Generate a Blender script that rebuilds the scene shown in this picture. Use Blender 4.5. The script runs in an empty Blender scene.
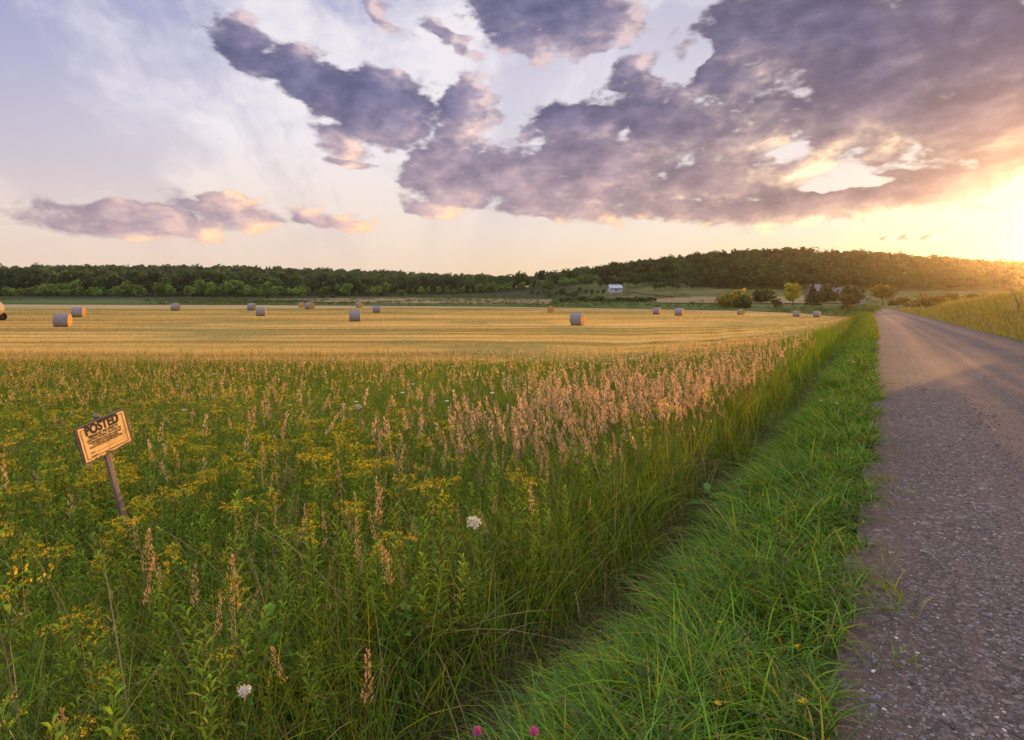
import bpy, math, os
import numpy as np
from mathutils import Vector, Matrix
R = math.radians
rng = np.random.default_rng(11)
SC = bpy.context.scene
COL = SC.collection

# ------------------------------------------------------------------ camera / geometry of the view
F, CX, HY, CAMZ = 600.0, 512.0, 296.0, 1.7
SUN_AZ, SUN_EL = 47.0, 3.7
cam_d = bpy.data.cameras.new('camera'); cam = bpy.data.objects.new('camera', cam_d); COL.objects.link(cam)
cam.location = (0, 0, CAMZ); cam.rotation_euler = (R(90), 0, 0)
cam_d.sensor_width = 36; cam_d.lens = 36*F/1024; cam_d.shift_y = -(370-HY)/1024
cam_d.clip_start = 0.05; cam_d.clip_end = 20000
SC.camera = cam

# ------------------------------------------------------------------ render settings
SC.render.engine = 'CYCLES'
cy = SC.cycles
cy.max_bounces = 6; cy.diffuse_bounces = 3; cy.glossy_bounces = 2; cy.transmission_bounces = 3; cy.volume_bounces = 1
cy.transparent_max_bounces = 8; cy.caustics_reflective = False; cy.caustics_refractive = False
cy.use_denoising = True
try: cy.denoiser = 'OPENIMAGEDENOISE'
except Exception: pass
try: cy.denoising_input_passes = 'RGB_ALBEDO_NORMAL'; cy.denoising_prefilter = 'ACCURATE'
except Exception: pass
cy.sample_clamp_indirect = 4.0
vs = SC.view_settings
SC.display_settings.display_device = 'sRGB'
vs.view_transform = 'Standard'; vs.look = 'None'; vs.exposure = 0.38; vs.gamma = 1.0; vs.use_curve_mapping = False

# ------------------------------------------------------------------ node helper
class NT:
    def __init__(s, nt): s.nt = nt; s.x = 0
    def n(s, t, **kw):
        nd = s.nt.nodes.new(t); s.x += 30; nd.location = (s.x, 0)
        for k, v in kw.items(): setattr(nd, k, v)
        return nd
    def put(s, sock, v):
        if v is None: return
        if isinstance(v, bpy.types.NodeSocket): s.nt.links.new(v, sock)
        elif isinstance(v, (tuple, list)) and sock.type == 'RGBA' and len(v) == 3: sock.default_value = (*v, 1)
        else: sock.default_value = v
    def m(s, op, a, b=None, c=None, clamp=False):
        nd = s.n('ShaderNodeMath', operation=op, use_clamp=clamp)
        for i, v in enumerate((a, b, c)): s.put(nd.inputs[i], v)
        return nd.outputs[0]
    def v(s, op, a, b=None, c=None, out=0, scale=None):
        nd = s.n('ShaderNodeVectorMath', operation=op)
        for i, x in enumerate((a, b, c)): s.put(nd.inputs[i], x)
        if scale is not None: s.put(nd.inputs['Scale'], scale)
        return nd.outputs[out]
    def mr(s, val, a, b, c=0.0, d=1.0, it='SMOOTHSTEP'):
        nd = s.n('ShaderNodeMapRange', interpolation_type=it)
        for i, x in enumerate((val, a, b, c, d)): s.put(nd.inputs[i], x)
        return nd.outputs[0]
    def mix(s, f, a, b, bt='MIX'):
        nd = s.n('ShaderNodeMix', data_type='RGBA', blend_type=bt, clamp_factor=True)
        s.put(nd.inputs[0], f); s.put(nd.inputs[6], a); s.put(nd.inputs[7], b)
        return nd.outputs[2]
    def sep(s, vec):
        nd = s.n('ShaderNodeSeparateXYZ'); s.put(nd.inputs[0], vec); return nd.outputs
    def comb(s, x, y, z=0.0):
        nd = s.n('ShaderNodeCombineXYZ')
        for i, v in enumerate((x, y, z)): s.put(nd.inputs[i], v)
        return nd.outputs[0]
    def noise(s, vec, scale, detail=4, rough=.5, dist=0.0, out='Fac', dims='3D'):
        nd = s.n('ShaderNodeTexNoise', noise_dimensions=dims); s.put(nd.inputs['Vector'], vec)
        s.put(nd.inputs['Scale'], scale); s.put(nd.inputs['Detail'], detail); s.put(nd.inputs['Roughness'], rough); s.put(nd.inputs['Distortion'], dist)
        return nd.outputs[out]
    def vor(s, vec, scale, out='Distance', feat='F1', dims='3D', **kw):
        nd = s.n('ShaderNodeTexVoronoi', feature=feat, voronoi_dimensions=dims); s.put(nd.inputs['Vector'], vec); s.put(nd.inputs['Scale'], scale)
        for k, x in kw.items(): s.put(nd.inputs[k], x)
        return nd.outputs[out]
    def ramp(s, fac, stops, interp='EASE'):
        nd = s.n('ShaderNodeValToRGB'); cr = nd.color_ramp; cr.interpolation = interp
        while len(cr.elements) < len(stops): cr.elements.new(.5)
        for e, (p, c) in zip(cr.elements, stops): e.position = p; e.color = (*c, 1)
        s.put(nd.inputs[0], fac); return nd.outputs[0]

# ------------------------------------------------------------------ sky
def aE(px, py):
    a = math.atan2(px-CX, F); return a, (HY-py)/F*math.cos(a)
CLOUDS = [  # px, py, rx, ry, rotation (deg, positive = falling to the right), weight
 (250,48,62,30,24,1.0),(318,80,78,36,24,1.1),(388,108,70,48,10,1.15),(345,140,55,22,10,.8),(352,164,34,9,5,.8),
 (380,14,42,12,30,.75),(455,38,44,12,28,.75),
 (520,18,62,42,0,1.1),(585,22,70,50,0,1.1),(545,50,40,25,0,.8),
 (800,28,130,66,8,1.15),(930,45,130,85,0,1.2),(1040,70,130,90,0,1.2),(735,72,60,46,0,1.0),(870,110,120,58,0,1.1),(985,130,120,60,0,1.15),(1120,140,160,70,0,1.15),
 (660,112,58,44,-15,1.0),(585,125,72,36,-8,1.05),(610,165,100,40,0,1.1),(520,180,72,36,5,1.1),(462,192,62,26,0,1.0),(428,210,48,12,5,.9),
 (720,180,110,44,0,1.05),(800,208,130,24,0,1.1),(690,212,110,18,0,1.0),(920,192,130,34,4,1.0),(1010,182,90,28,-6,1.0),(560,208,100,18,0,1.0),
 (560,165,60,45,0,.9),(640,95,45,30,-20,.9),(650,190,80,30,0,.9),(860,60,90,60,0,.9),(770,120,60,40,0,.8),(425,165,40,22,10,.8),
 (690,125,62,42,0,.95),(750,150,75,40,0,.95),(830,112,80,32,0,.95),(880,150,80,26,0,.8),(630,75,40,28,-25,.8),
 (468,106,34,42,0,1.15),(450,150,44,30,0,1.0),(430,180,40,20,0,.9),
 (130,218,140,20,2,1.0),(215,214,80,22,0,1.0),(60,214,70,13,3,.8),
 (330,218,56,10,8,.95),(896,238,11,5,0,1.3),(938,239,22,5.5,-4,1.5),(888,233,14,4,0,1.2),(1018,228,12,4,0,1.1),
 (800,165,110,40,0,.75),(798,153,28,12,12,-.75),(852,182,46,8,5,-.75),(700,60,14,26,10,-.5),(742,196,22,7,10,-.3),(960,20,26,16,0,-.35)]
SUNV = Vector((math.sin(R(SUN_AZ))*math.cos(R(SUN_EL)), math.cos(R(SUN_AZ))*math.cos(R(SUN_EL)), math.sin(R(SUN_EL))))

def build_world():
    g = bpy.data.node_groups.new('cloud_density', 'ShaderNodeTree')
    g.interface.new_socket('q', in_out='INPUT', socket_type='NodeSocketVector')
    g.interface.new_socket('d', in_out='OUTPUT', socket_type='NodeSocketFloat')
    t = NT(g); gi = t.n('NodeGroupInput'); go = t.n('NodeGroupOutput'); q = gi.outputs[0]
    st = t.v('MULTIPLY', q, (1.0, 1.75, 0.0))
    w1 = t.noise(st, 5.0, 3, .55, out='Color')
    w2 = t.noise(st, 17.0, 2, .5, out='Color')
    warp = t.v('ADD', t.v('MULTIPLY', t.v('SUBTRACT', w1, (.5,.5,.5)), (.10,.06,0)), t.v('MULTIPLY', t.v('SUBTRACT', w2, (.5,.5,.5)), (.05,.035,0)))
    qw = t.v('ADD', q, warp)
    qx, qy, _ = t.sep(qw); acc = None
    for (px, py, rx, ry, rot, w) in CLOUDS:
        a, e = aE(px, py); ca = math.cos(a)
        mp = t.n('ShaderNodeMapping', vector_type='TEXTURE')
        mp.inputs['Location'].default_value = (a, e, 0); mp.inputs['Rotation'].default_value = (0, 0, -R(rot))
        mp.inputs['Scale'].default_value = (rx/F*ca*ca, ry/F*ca, 1e7)
        t.put(mp.inputs['Vector'], t.comb(qx, qy, acc if acc is not None else 0.0))   # z only keeps the chain in order
        ln = t.v('LENGTH', mp.outputs[0], out=1)
        f = t.mr(ln, 1.35, .25, 0, abs(w))
        if acc is None: acc = f
        elif w > 0:
            nd = t.m('SMOOTH_MAX', acc, f, .10); acc = nd
        else: acc = t.m('SUBTRACT', acc, f)
    n1 = t.noise(st, 10.5, 9, .58)
    vo = t.vor(t.v('ADD', st, t.v('SCALE', w2, scale=.03)), 15.0, feat='SMOOTH_F1', dims='2D', Detail=3.0, Roughness=.55, Smoothness=.35)
    gate = t.mr(acc, .07, .38)
    n4 = t.noise(st, 44.0, 4, .62)
    nn = t.m('ADD', t.m('MULTIPLY_ADD', t.m('SUBTRACT', n1, .5), 1.35, t.m('MULTIPLY', t.m('SUBTRACT', n4, .5), .45)), t.m('MULTIPLY', t.m('SUBTRACT', .40, vo), .5))
    d = t.m('SUBTRACT', t.m('MULTIPLY_ADD', nn, gate, acc), .155)
    t.put(go.inputs[0], d)

    w = bpy.data.worlds.new('World'); SC.world = w; w.use_nodes = True
    t = NT(w.node_tree); w.node_tree.nodes.clear()
    out = t.n('ShaderNodeOutputWorld'); bg = t.n('ShaderNodeBackground')
    D = t.v('NORMALIZE', t.n('ShaderNodeTexCoord').outputs['Generated'])
    x, y, z = t.sep(D)
    A = t.m('ARCTAN2', x, y)
    hor = t.m('MAXIMUM', t.m('SQRT', t.m('ADD', t.m('MULTIPLY', x, x), t.m('MULTIPLY', y, y))), .02)
    E = t.m('MAXIMUM', t.m('DIVIDE', z, hor), -.05)
    q = t.comb(A, E)
    sa, se = R(SUN_AZ), math.tan(R(SUN_EL))
    L = t.v('NORMALIZE', t.v('SUBTRACT', (sa, se, 0), q))
    cosS = t.m('MAXIMUM', t.v('DOT_PRODUCT', D, tuple(SUNV), out=1), 0.0)
    def dens(qq):
        nd = t.n('ShaderNodeGroup'); nd.node_tree = g; t.put(nd.inputs[0], qq); return nd.outputs[0]
    d0 = dens(q)
    lx, ly, _ = t.sep(L)
    def ahead(k, after): return t.comb(t.m('MULTIPLY_ADD', lx, k, A), t.m('MULTIPLY_ADD', ly, k, E), after)
    d1 = dens(ahead(.028, d0))
    d2 = dens(ahead(.075, d1))
    # clear sky: the physical sky plus the lit veil of high cloud
    sky = t.n('ShaderNodeTexSky', sky_type='NISHITA'); sky.sun_disc = False
    sky.sun_elevation = R(SUN_EL); sky.sun_rotation = R(SUN_AZ); sky.altitude = 200; sky.air_density = 1.0; sky.dust_density = 1.5; sky.ozone_density = 2.0
    Ec = t.m('MULTIPLY', E, 1.6, clamp=True)   # E .5 -> .8
    left = t.ramp(Ec, [(0,(.96,.70,.54)),(.06,(.95,.73,.60)),(.16,(.82,.67,.66)),(.30,(.60,.54,.65)),(.45,(.48,.46,.66)),(.62,(.39,.40,.64)),(.85,(.32,.34,.60)),(1,(.26,.28,.50))], 'LINEAR')
    right = t.ramp(Ec, [(0,(1.0,.62,.24)),(.05,(1.0,.74,.42)),(.18,(.96,.84,.72)),(.4,(.82,.76,.78)),(.65,(.56,.54,.70)),(1,(.28,.31,.52))], 'LINEAR')
    side = t.mr(cosS, .35, .95)
    base = t.mix(side, left, right)
    # veil of high cloud: broad soft bands that fan up and left from low in the view
    cw = t.noise(q, 2.6, 4, .6, out='Color')
    fan_x, fan_y = t.m('SUBTRACT', A, -.12), t.m('ADD', E, .22)
    ang = t.m('ARCTAN2', fan_x, fan_y)
    cv = t.v('ADD', t.comb(t.m('MULTIPLY', ang, 1.5), t.m('MULTIPLY', E, 1.1)), t.v('SCALE', cw, scale=.75))
    ci = t.noise(cv, 2.1, 6, .56)
    pk = t.noise(t.v('MULTIPLY', t.v('ADD', q, t.v('SCALE', cw, scale=.06)), (1, 1.8, 1)), 24.0, 6, .62)
    wh = t.mr(t.v('LENGTH', t.v('MULTIPLY', t.v('SUBTRACT', q, (-.42, .20, 0)), (1.0, 1.7, 0)), out=1), .50, .0)
    wh2 = t.mr(t.v('LENGTH', t.v('MULTIPLY', t.v('SUBTRACT', q, (.12, .36, 0)), (1.0, 1.3, 0)), out=1), .55, .0)
    veil = t.m('ADD', t.m('ADD', t.mr(ci, .38, .68), t.m('MULTIPLY', t.m('MAXIMUM', wh, wh2), .45)), t.m('MULTIPLY', t.m('SUBTRACT', pk, .5), t.m('MULTIPLY', t.mr(ci, .34, .6), .8)))
    vcol = t.mix(t.mr(E, .02, .30), (1.0,.80,.64), (.96,.90,.95))
    base = t.mix(t.m('MULTIPLY', veil, t.mr(E, 0.01, .10, .30, .85), clamp=True), base, vcol)
    # unseen sky overhead and behind the viewer, brightened to add fill on the ground
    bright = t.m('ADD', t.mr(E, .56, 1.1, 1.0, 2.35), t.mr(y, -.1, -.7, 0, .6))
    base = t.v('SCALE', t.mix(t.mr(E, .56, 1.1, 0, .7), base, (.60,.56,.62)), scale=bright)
    # cloud deck
    al = t.mr(d0, -.07, .33)
    thick = t.m('MAXIMUM', d0, 0.0)
    sh = t.m('ADD', t.m('MULTIPLY', t.m('MAXIMUM', d1, 0.0), 1.9), t.m('MULTIPLY', t.m('MAXIMUM', d2, 0.0), 1.1))
    lit = t.m('EXPONENT', t.m('MULTIPLY', sh, -1.7))
    thin = t.m('EXPONENT', t.m('MULTIPLY', thick, -4.5))
    relief = t.mr(t.m('SUBTRACT', d0, t.m('ADD', t.m('MULTIPLY', d1, .55), t.m('MULTIPLY', d2, .45))), -.40, .45, 0, 1, 'LINEAR')
    low = t.mr(E, .10, .34)
    nearsun = t.mr(cosS, .60, .985)
    shade_l = t.mix(low, (.57,.43,.49), (.165,.165,.31))
    shade_r = t.mix(low, (.44,.30,.31), (.150,.135,.24))
    shc = t.mix(nearsun, shade_l, shade_r)
    shc = t.mix(t.m('MULTIPLY', thin, .60), shc, t.mix(nearsun, (.66,.57,.70), (.90,.68,.56)))
    litc = t.mix(t.mr(cosS, .78, .99), t.mix(low, (1.0,.66,.45), (.90,.70,.68)), (1.30,.98,.62))
    f = t.m('MULTIPLY', t.m('MULTIPLY', lit, t.mr(relief, .25, .75, .35, 1.0)), t.mr(E, .12, .42, 1.2, .58), clamp=True)
    cl = t.mix(f, shc, litc)
    cl = t.mix(1.0, cl, t.mix(relief, (.66,.67,.73), (1.36,1.31,1.25)), 'MULTIPLY')
    rel = t.noise(t.v('MULTIPLY', q, (1, 1.9, 1)), 13.0, 5, .55)
    cl = t.mix(1.0, cl, t.mix(rel, (.80,.80,.82), (1.20,1.20,1.18)), 'MULTIPLY')
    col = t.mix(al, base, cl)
    # glow of the low sun behind the veil
    g1 = t.m('POWER', cosS, 9.0); g2 = t.m('POWER', cosS, 80.0); g3 = t.m('POWER', cosS, 700.0)
    lowg = t.mr(E, .45, .02, .12, 1.0)
    op = t.m('SUBTRACT', 1.0, t.m('MULTIPLY', al, .70))
    gl = t.v('ADD', t.v('SCALE', (.12,.07,.03), scale=t.m('MULTIPLY', g1, lowg)), t.v('ADD', t.v('SCALE', (.20,.09,.005), scale=g2), t.v('SCALE', (1.8,1.0,.28), scale=g3)))
    gl = t.v('SCALE', gl, scale=op)
    col = t.v('ADD', col, gl)
    ns = t.v('SCALE', sky.outputs[0], scale=0.012)
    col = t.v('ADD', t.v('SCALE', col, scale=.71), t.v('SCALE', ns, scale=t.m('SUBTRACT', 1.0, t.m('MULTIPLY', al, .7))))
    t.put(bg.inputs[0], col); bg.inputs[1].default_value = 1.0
    t.put(out.inputs[0], bg.outputs[0])
    w.cycles.sampling_method = 'MANUAL'; w.cycles.sample_map_resolution = 512
build_world()

sun_d = bpy.data.lights.new('sun', 'SUN'); sun_d.energy = 5.0; sun_d.color = (1.0, .50, .15); sun_d.angle = R(.55)
sun = bpy.data.objects.new('sun', sun_d); COL.objects.link(sun); sun.location = (60, 60, 60)
sun.rotation_euler = SUNV.to_track_quat('Z', 'Y').to_euler()

# ------------------------------------------------------------------ terrain
RD = math.atan2(877-CX, F)                      # heading of the road
SR, CR = math.sin(RD), math.cos(RD)
RW = 5.75                                       # road width
def sm(a, b, x):
    k = np.clip((x-a)/(b-a), 0, 1); return k*k*(3-2*k)
def road_t0(s):                                 # left edge of the road, bends left past the crest
    return -.26 + .26*sm(1.2, 7.5, s) + .035*np.sin(s*.55) - .00016*np.clip(s-35, 0, None)**2 - .0005*np.clip(s-120, 0, None)**2
def road_z(s):
    return -1.55*np.tanh(s/125.0)
HILLS = [(250, 545, 112, 95, 26), (400, 560, 90, 90, 6), (120, 560, 80, 80, 7), (-470, 720, 280, 130, 19), (-120, 820, 160, 130, 6), (700, 300, 200, 160, 12), (80, 900, 600, 120, 4)]
def H(x, y):
    x = np.asarray(x, float); y = np.asarray(y, float)
    s = x*SR+y*CR; t = x*CR-y*SR; r = np.hypot(x, y)
    base = -1.8 + 3.1*sm(190, 430, r) + 1.5*sm(420, 900, r)
    for hx, hy, sx, sy, a in HILLS: base = base + a*np.exp(-.5*(((x-hx)/sx)**2+((y-hy)/sy)**2))
    tt = t-(road_t0(s)+.12)
    lp = np.interp(-tt, [.1, .25, 1.0, 1.62, 1.88, 2.4, 4, 10, 20], [0, -.06, -.26, -.82, -.82, -.52, -.62, -1.15, -1.8])
    lp = lp + .04*np.sin(x*1.3+y*.7)*np.clip((-tt-.3), 0, 1)
    rp = np.interp(tt, [RW, RW+.5, RW+1.1, RW+2, 10.5, 13.5, 18, 40], [0, -.12, -.15, .10, 1.35, 2.45, 3.0, 3.4])
    rp = rp*(1-.75*sm(85, 170, s))
    c = np.where(tt < RW*.5, lp, rp) + road_z(s)*(1-sm(6, 30, np.abs(tt-3)))
    la = np.maximum(-tt, tt-RW)
    w = np.where(tt < 3, np.maximum(sm(10, 22, -tt), sm(115, 190, s)*sm(.5, 12, la)), np.maximum(sm(60, 160, tt), sm(140, 230, s)*sm(.5, 12, la)))
    w = np.maximum(w, sm(238, 285, s))
    return c*(1-w)+base*w
def W(px, depth, py=None, z=None):              # a point at that depth in front of the camera
    x = (px-CX)/F*depth
    return np.array([x, depth, CAMZ+(HY-py)/F*depth if py is not None else z])
def G(px, py):                                  # where the ray through a picture point meets the ground
    px = np.asarray(px, float); py = np.asarray(py, float); px, py = np.broadcast_arrays(px, py)
    ds = np.geomspace(1.2, 1000, 2500)
    X = (px[..., None]-CX)/F*ds; Z = CAMZ+(HY-py[..., None])/F*ds
    hit = H(X, np.broadcast_to(ds, X.shape)) >= Z
    i = np.where(hit.any(-1), hit.argmax(-1), len(ds)-1)
    d = ds[i]
    return np.stack([(px-CX)/F*d, d, H((px-CX)/F*d, d)], -1)

# ------------------------------------------------------------------ mesh helpers
def mesh_np(name, verts, polys, cols=None, mat=None, smooth=False, attrs=None):
    """verts (N,3); polys: list of int arrays (M,k); cols (N,3|4) into the colour attribute 'col'"""
    me = bpy.data.meshes.new(name)
    verts = np.asarray(verts, np.float32)
    me.vertices.add(len(verts)); me.vertices.foreach_set('co', verts.ravel())
    polys = [np.asarray(p, np.int32) for p in polys if len(p)]
    li = np.concatenate([p.ravel() for p in polys]); ln = np.concatenate([np.full(len(p), p.shape[1], np.int32) for p in polys])
    me.loops.add(len(li)); me.loops.foreach_set('vertex_index', li)
    me.polygons.add(len(ln)); me.polygons.foreach_set('loop_start', np.concatenate([[0], np.cumsum(ln)[:-1]]).astype(np.int32))
    me.polygons.foreach_set('loop_total', ln)
    me.update(calc_edges=True)
    if cols is not None:
        cols = np.asarray(cols, np.float32)
        if cols.shape[1] == 3: cols = np.hstack([cols, np.ones((len(cols), 1), np.float32)])
        a = me.color_attributes.new('col', 'FLOAT_COLOR', 'POINT'); a.data.foreach_set('color', cols.ravel())
    for k, v in (attrs or {}).items():
        a = me.attributes.new(k, 'FLOAT', 'POINT'); a.data.foreach_set('value', np.asarray(v, np.float32))
    me.polygons.foreach_set('use_smooth', np.full(len(ln), smooth))
    if mat: me.materials.append(mat)
    return me
def link(name, me, parent=None, **props):
    o = bpy.data.objects.new(name, me); COL.objects.link(o)
    if parent is not None: o.parent = parent
    for k, v in props.items():
        if v: o[k] = v
    return o
def thing(name, label, cat, loc=(0, 0, 0), group=None):
    o = link(name, None, label=label, category=cat, group=group); o.location = loc; o.empty_display_size = .2; return o
def grid_quads(nu, nv):
    i = np.arange((nu-1)*(nv-1)); a = (i//(nv-1))*nv + i % (nv-1)
    return np.stack([a, a+nv, a+nv+1, a+1], 1)

# ------------------------------------------------------------------ materials
def mat(name):
    m = bpy.data.materials.new(name); m.use_nodes = True; m.node_tree.nodes.clear()
    t = NT(m.node_tree); o = t.n('ShaderNodeOutputMaterial'); return m, t, o
def principled(t, o, col, rough=.8, spec=.2, normal=None, **kw):
    p = t.n('ShaderNodeBsdfPrincipled'); t.put(p.inputs['Base Color'], col); t.put(p.inputs['Roughness'], rough); t.put(p.inputs['Specular IOR Level'], spec)
    if normal is not None: t.put(p.inputs['Normal'], normal)
    for k, v in kw.items(): t.put(p.inputs[k], v)
    t.put(o.inputs[0], p.outputs[0]); return p
def bump(t, h, strength=.5, dist=.02):
    b = t.n('ShaderNodeBump'); t.put(b.inputs['Height'], h); b.inputs['Strength'].default_value = strength; b.inputs['Distance'].default_value = dist; return b.outputs[0]
def leaf_mat(name, trans=.45, tint=False, rough=.55, gain=1.0, gloss=.02):
    m, t, o = mat(name)
    c = t.n('ShaderNodeVertexColor', layer_name='col').outputs[0]
    if tint: c = t.mix(1.0, c, t.n('ShaderNodeObjectInfo').outputs['Color'], 'MULTIPLY')
    if gain != 1: c = t.v('SCALE', c, scale=gain)
    d = t.n('ShaderNodeBsdfDiffuse'); t.put(d.inputs[0], c)
    tr = t.n('ShaderNodeBsdfTranslucent'); t.put(tr.inputs[0], t.v('MULTIPLY', c, (1.25, 1.1, .7)))
    mx = t.n('ShaderNodeMixShader'); mx.inputs[0].default_value = trans; t.put(mx.inputs[1], d.outputs[0]); t.put(mx.inputs[2], tr.outputs[0])
    gl = t.n('ShaderNodeBsdfGlossy'); gl.inputs['Roughness'].default_value = rough; gl.inputs[0].default_value = (.7, .7, .7, 1)
    m2 = t.n('ShaderNodeMixShader'); m2.inputs[0].default_value = gloss; t.put(m2.inputs[1], mx.outputs[0]); t.put(m2.inputs[2], gl.outputs[0])
    t.put(o.inputs[0], m2.outputs[0]); return m

# ground under the plants, far meadow, woodland floor
m_ground, t, o = mat('ground_earth_and_turf')
P = t.n('ShaderNodeNewGeometry').outputs['Position']
n1 = t.noise(P, .05, 5, .6); n2 = t.noise(P, .9, 5, .65); n3 = t.noise(t.v('MULTIPLY', P, (.02, .15, .1)), 1.0, 4, .6)
far = t.ramp(t.m('ADD', t.m('MULTIPLY', n1, .6), t.m('MULTIPLY', n3, .4)), [(.3, (.045,.07,.018)), (.48, (.085,.10,.028)), (.58, (.14,.13,.042)), (.72, (.20,.16,.065))])
near = t.ramp(n2, [(.3, (.028,.028,.010)), (.5, (.05,.055,.016)), (.75, (.05,.085,.016))])
dist = t.v('LENGTH', P, out=1)
c = t.mix(t.mr(dist, 25, 60), near, far)
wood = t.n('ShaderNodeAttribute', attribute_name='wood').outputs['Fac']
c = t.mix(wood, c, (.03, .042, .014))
c = t.mix(1.0, c, t.mix(n2, (.7, .7, .7), (1.3, 1.3, 1.3)), 'MULTIPLY')
principled(t, o, c, .95, .1, bump(t, n2, .6, .08))

# gravel road
m_road, t, o = mat('gravel')
P = t.n('ShaderNodeNewGeometry').outputs['Position']
tt = t.n('ShaderNodeAttribute', attribute_name='across').outputs['Fac']; ss = t.n('ShaderNodeAttribute', attribute_name='along').outputs['Fac']
st1 = t.vor(P, 46.0, out='Color', Randomness=1.0); sd1 = t.vor(P, 46.0)
st2 = t.vor(P, 120.0, out='Color'); sd2 = t.vor(P, 120.0)
st3 = t.vor(P, 17.0, out='Color'); sd3 = t.vor(P, 17.0)
v1 = t.sep(st1)[0]; v2 = t.sep(st2)[1]; v3 = t.sep(st3)[2]
big = t.noise(P, .55, 4, .6); mid = t.noise(P, 3.2, 5, .65)
trk = t.comb(t.m('MULTIPLY', tt, 1.0), t.m('MULTIPLY', ss, .035))
tn = t.noise(trk, 1.9, 5, .6); tn2 = t.noise(t.comb(t.m('MULTIPLY', tt, 3.0), t.m('MULTIPLY', ss, .05)), 2.0, 4, .6)
def wheel(c0, w): return t.m('EXPONENT', t.m('MULTIPLY', t.m('POWER', t.m('DIVIDE', t.m('SUBTRACT', tt, c0), w), 2.0), -1.0))
tr = t.m('MAXIMUM', t.m('MAXIMUM', wheel(1.45, .38), wheel(3.05, .42)), t.m('MAXIMUM', wheel(4.55, .40), wheel(2.35, .16)))
tr = t.m('MULTIPLY', tr, t.mr(tn, .22, .5, .35, 1.0))
dust = t.m('ADD', t.m('MULTIPLY', tr, .75), t.m('MULTIPLY', t.mr(tn2, .45, .7), .35), clamp=True)
stone = t.ramp(v1, [(0, (.045,.04,.04)), (.4, (.105,.092,.09)), (.72, (.185,.16,.155)), (.92, (.32,.29,.29)), (1, (.50,.47,.46))], 'LINEAR')
stone2 = t.ramp(v2, [(0, (.05,.043,.042)), (.6, (.12,.103,.098)), (1, (.26,.23,.22))], 'LINEAR')
c = t.mix(.5, stone, stone2)
c = t.mix(t.m('MULTIPLY', t.mr(v3, .86, .9), t.mr(sd3, .5, .3)), c, (.36,.33,.32))
c = t.mix(t.m('MULTIPLY', dust, .85), c, (.29,.20,.145))
edge = t.m('MAXIMUM', t.mr(tt, .9, .0), t.mr(tt, RW-.8, RW))
c = t.mix(t.m('MULTIPLY', edge, t.mr(mid, .35, .65, .2, .8)), c, (.12,.095,.08))
c = t.mix(1.0, c, t.mix(big, (.66,.58,.51), (1.12,.99,.86)), 'MULTIPLY')
c = t.mix(1.0, c, t.mix(mid, (.82,.82,.82), (1.18,1.18,1.18)), 'MULTIPLY')
hgt = t.m('ADD', t.m('MULTIPLY', t.m('SUBTRACT', .5, sd1), t.m('SUBTRACT', 1.0, t.m('MULTIPLY', dust, .7))), t.m('MULTIPLY', t.m('SUBTRACT', .5, sd2), .5))
principled(t, o, c, .82, .25, bump(t, hgt, .85, .02))

# mown hay field
m_field, t, o = mat('mown_hay_stubble')
P = t.n('ShaderNodeNewGeometry').outputs['Position']
v = t.n('ShaderNodeAttribute', attribute_name='row').outputs['Fac']; u = t.n('ShaderNodeAttribute', attribute_name='course').outputs['Fac']
wob = t.noise(t.comb(t.m('MULTIPLY', u, .012), t.m('MULTIPLY', v, .012)), 1.0, 3, .5)
vv = t.m('ADD', v, t.m('MULTIPLY', t.m('SUBTRACT', wob, .5), 14.0))
band = t.noise(t.comb(t.m('MULTIPLY', u, .004), t.m('MULTIPLY', vv, .19)), 1.0, 5, .68)
wide = t.noise(t.comb(t.m('MULTIPLY', u, .006), t.m('MULTIPLY', vv, .045), 4.0), 1.0, 3, .55)
fine = t.noise(t.comb(t.m('MULTIPLY', u, .05), t.m('MULTIPLY', vv, 1.3), 8.0), 1.0, 4, .65)
patch = t.noise(P, .045, 5, .62)
swath = t.m('SINE', t.m('MULTIPLY', vv, 6.2832/4.6)); swath = t.m('MULTIPLY_ADD', swath, .5, .5)
mixv = t.m('ADD', t.m('ADD', t.m('MULTIPLY', band, .46), t.m('MULTIPLY', wide, .30)), t.m('ADD', t.m('MULTIPLY', fine, .22), t.m('MULTIPLY', swath, .07)))
mixv = t.m('MULTIPLY_ADD', t.m('SUBTRACT', mixv, .52), 2.2, .525)
c = t.ramp(mixv, [(.34, (.12,.12,.02)), (.43, (.26,.18,.03)), (.51, (.48,.27,.04)), (.59, (.60,.36,.07)), (.70, (.58,.39,.13))])
c = t.mix(t.m('MULTIPLY', t.mr(patch, .46, .62), .8), c, (.19,.19,.045)); big = t.noise(P, .018, 4, .6); c = t.mix(1.0, c, t.mix(t.mr(big, .3, .7), (.72,.74,.74), (1.18,1.14,1.1)), 'MULTIPLY')
edge = t.n('ShaderNodeAttribute', attribute_name='fringe').outputs['Fac']
c = t.mix(t.m('MULTIPLY', edge, t.mr(fine, .3, .6, .5, 1.0)), c, (.40,.30,.14))
principled(t, o, c, .9, .15, bump(t, t.m('ADD', fine, swath), .5, .05))

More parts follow.
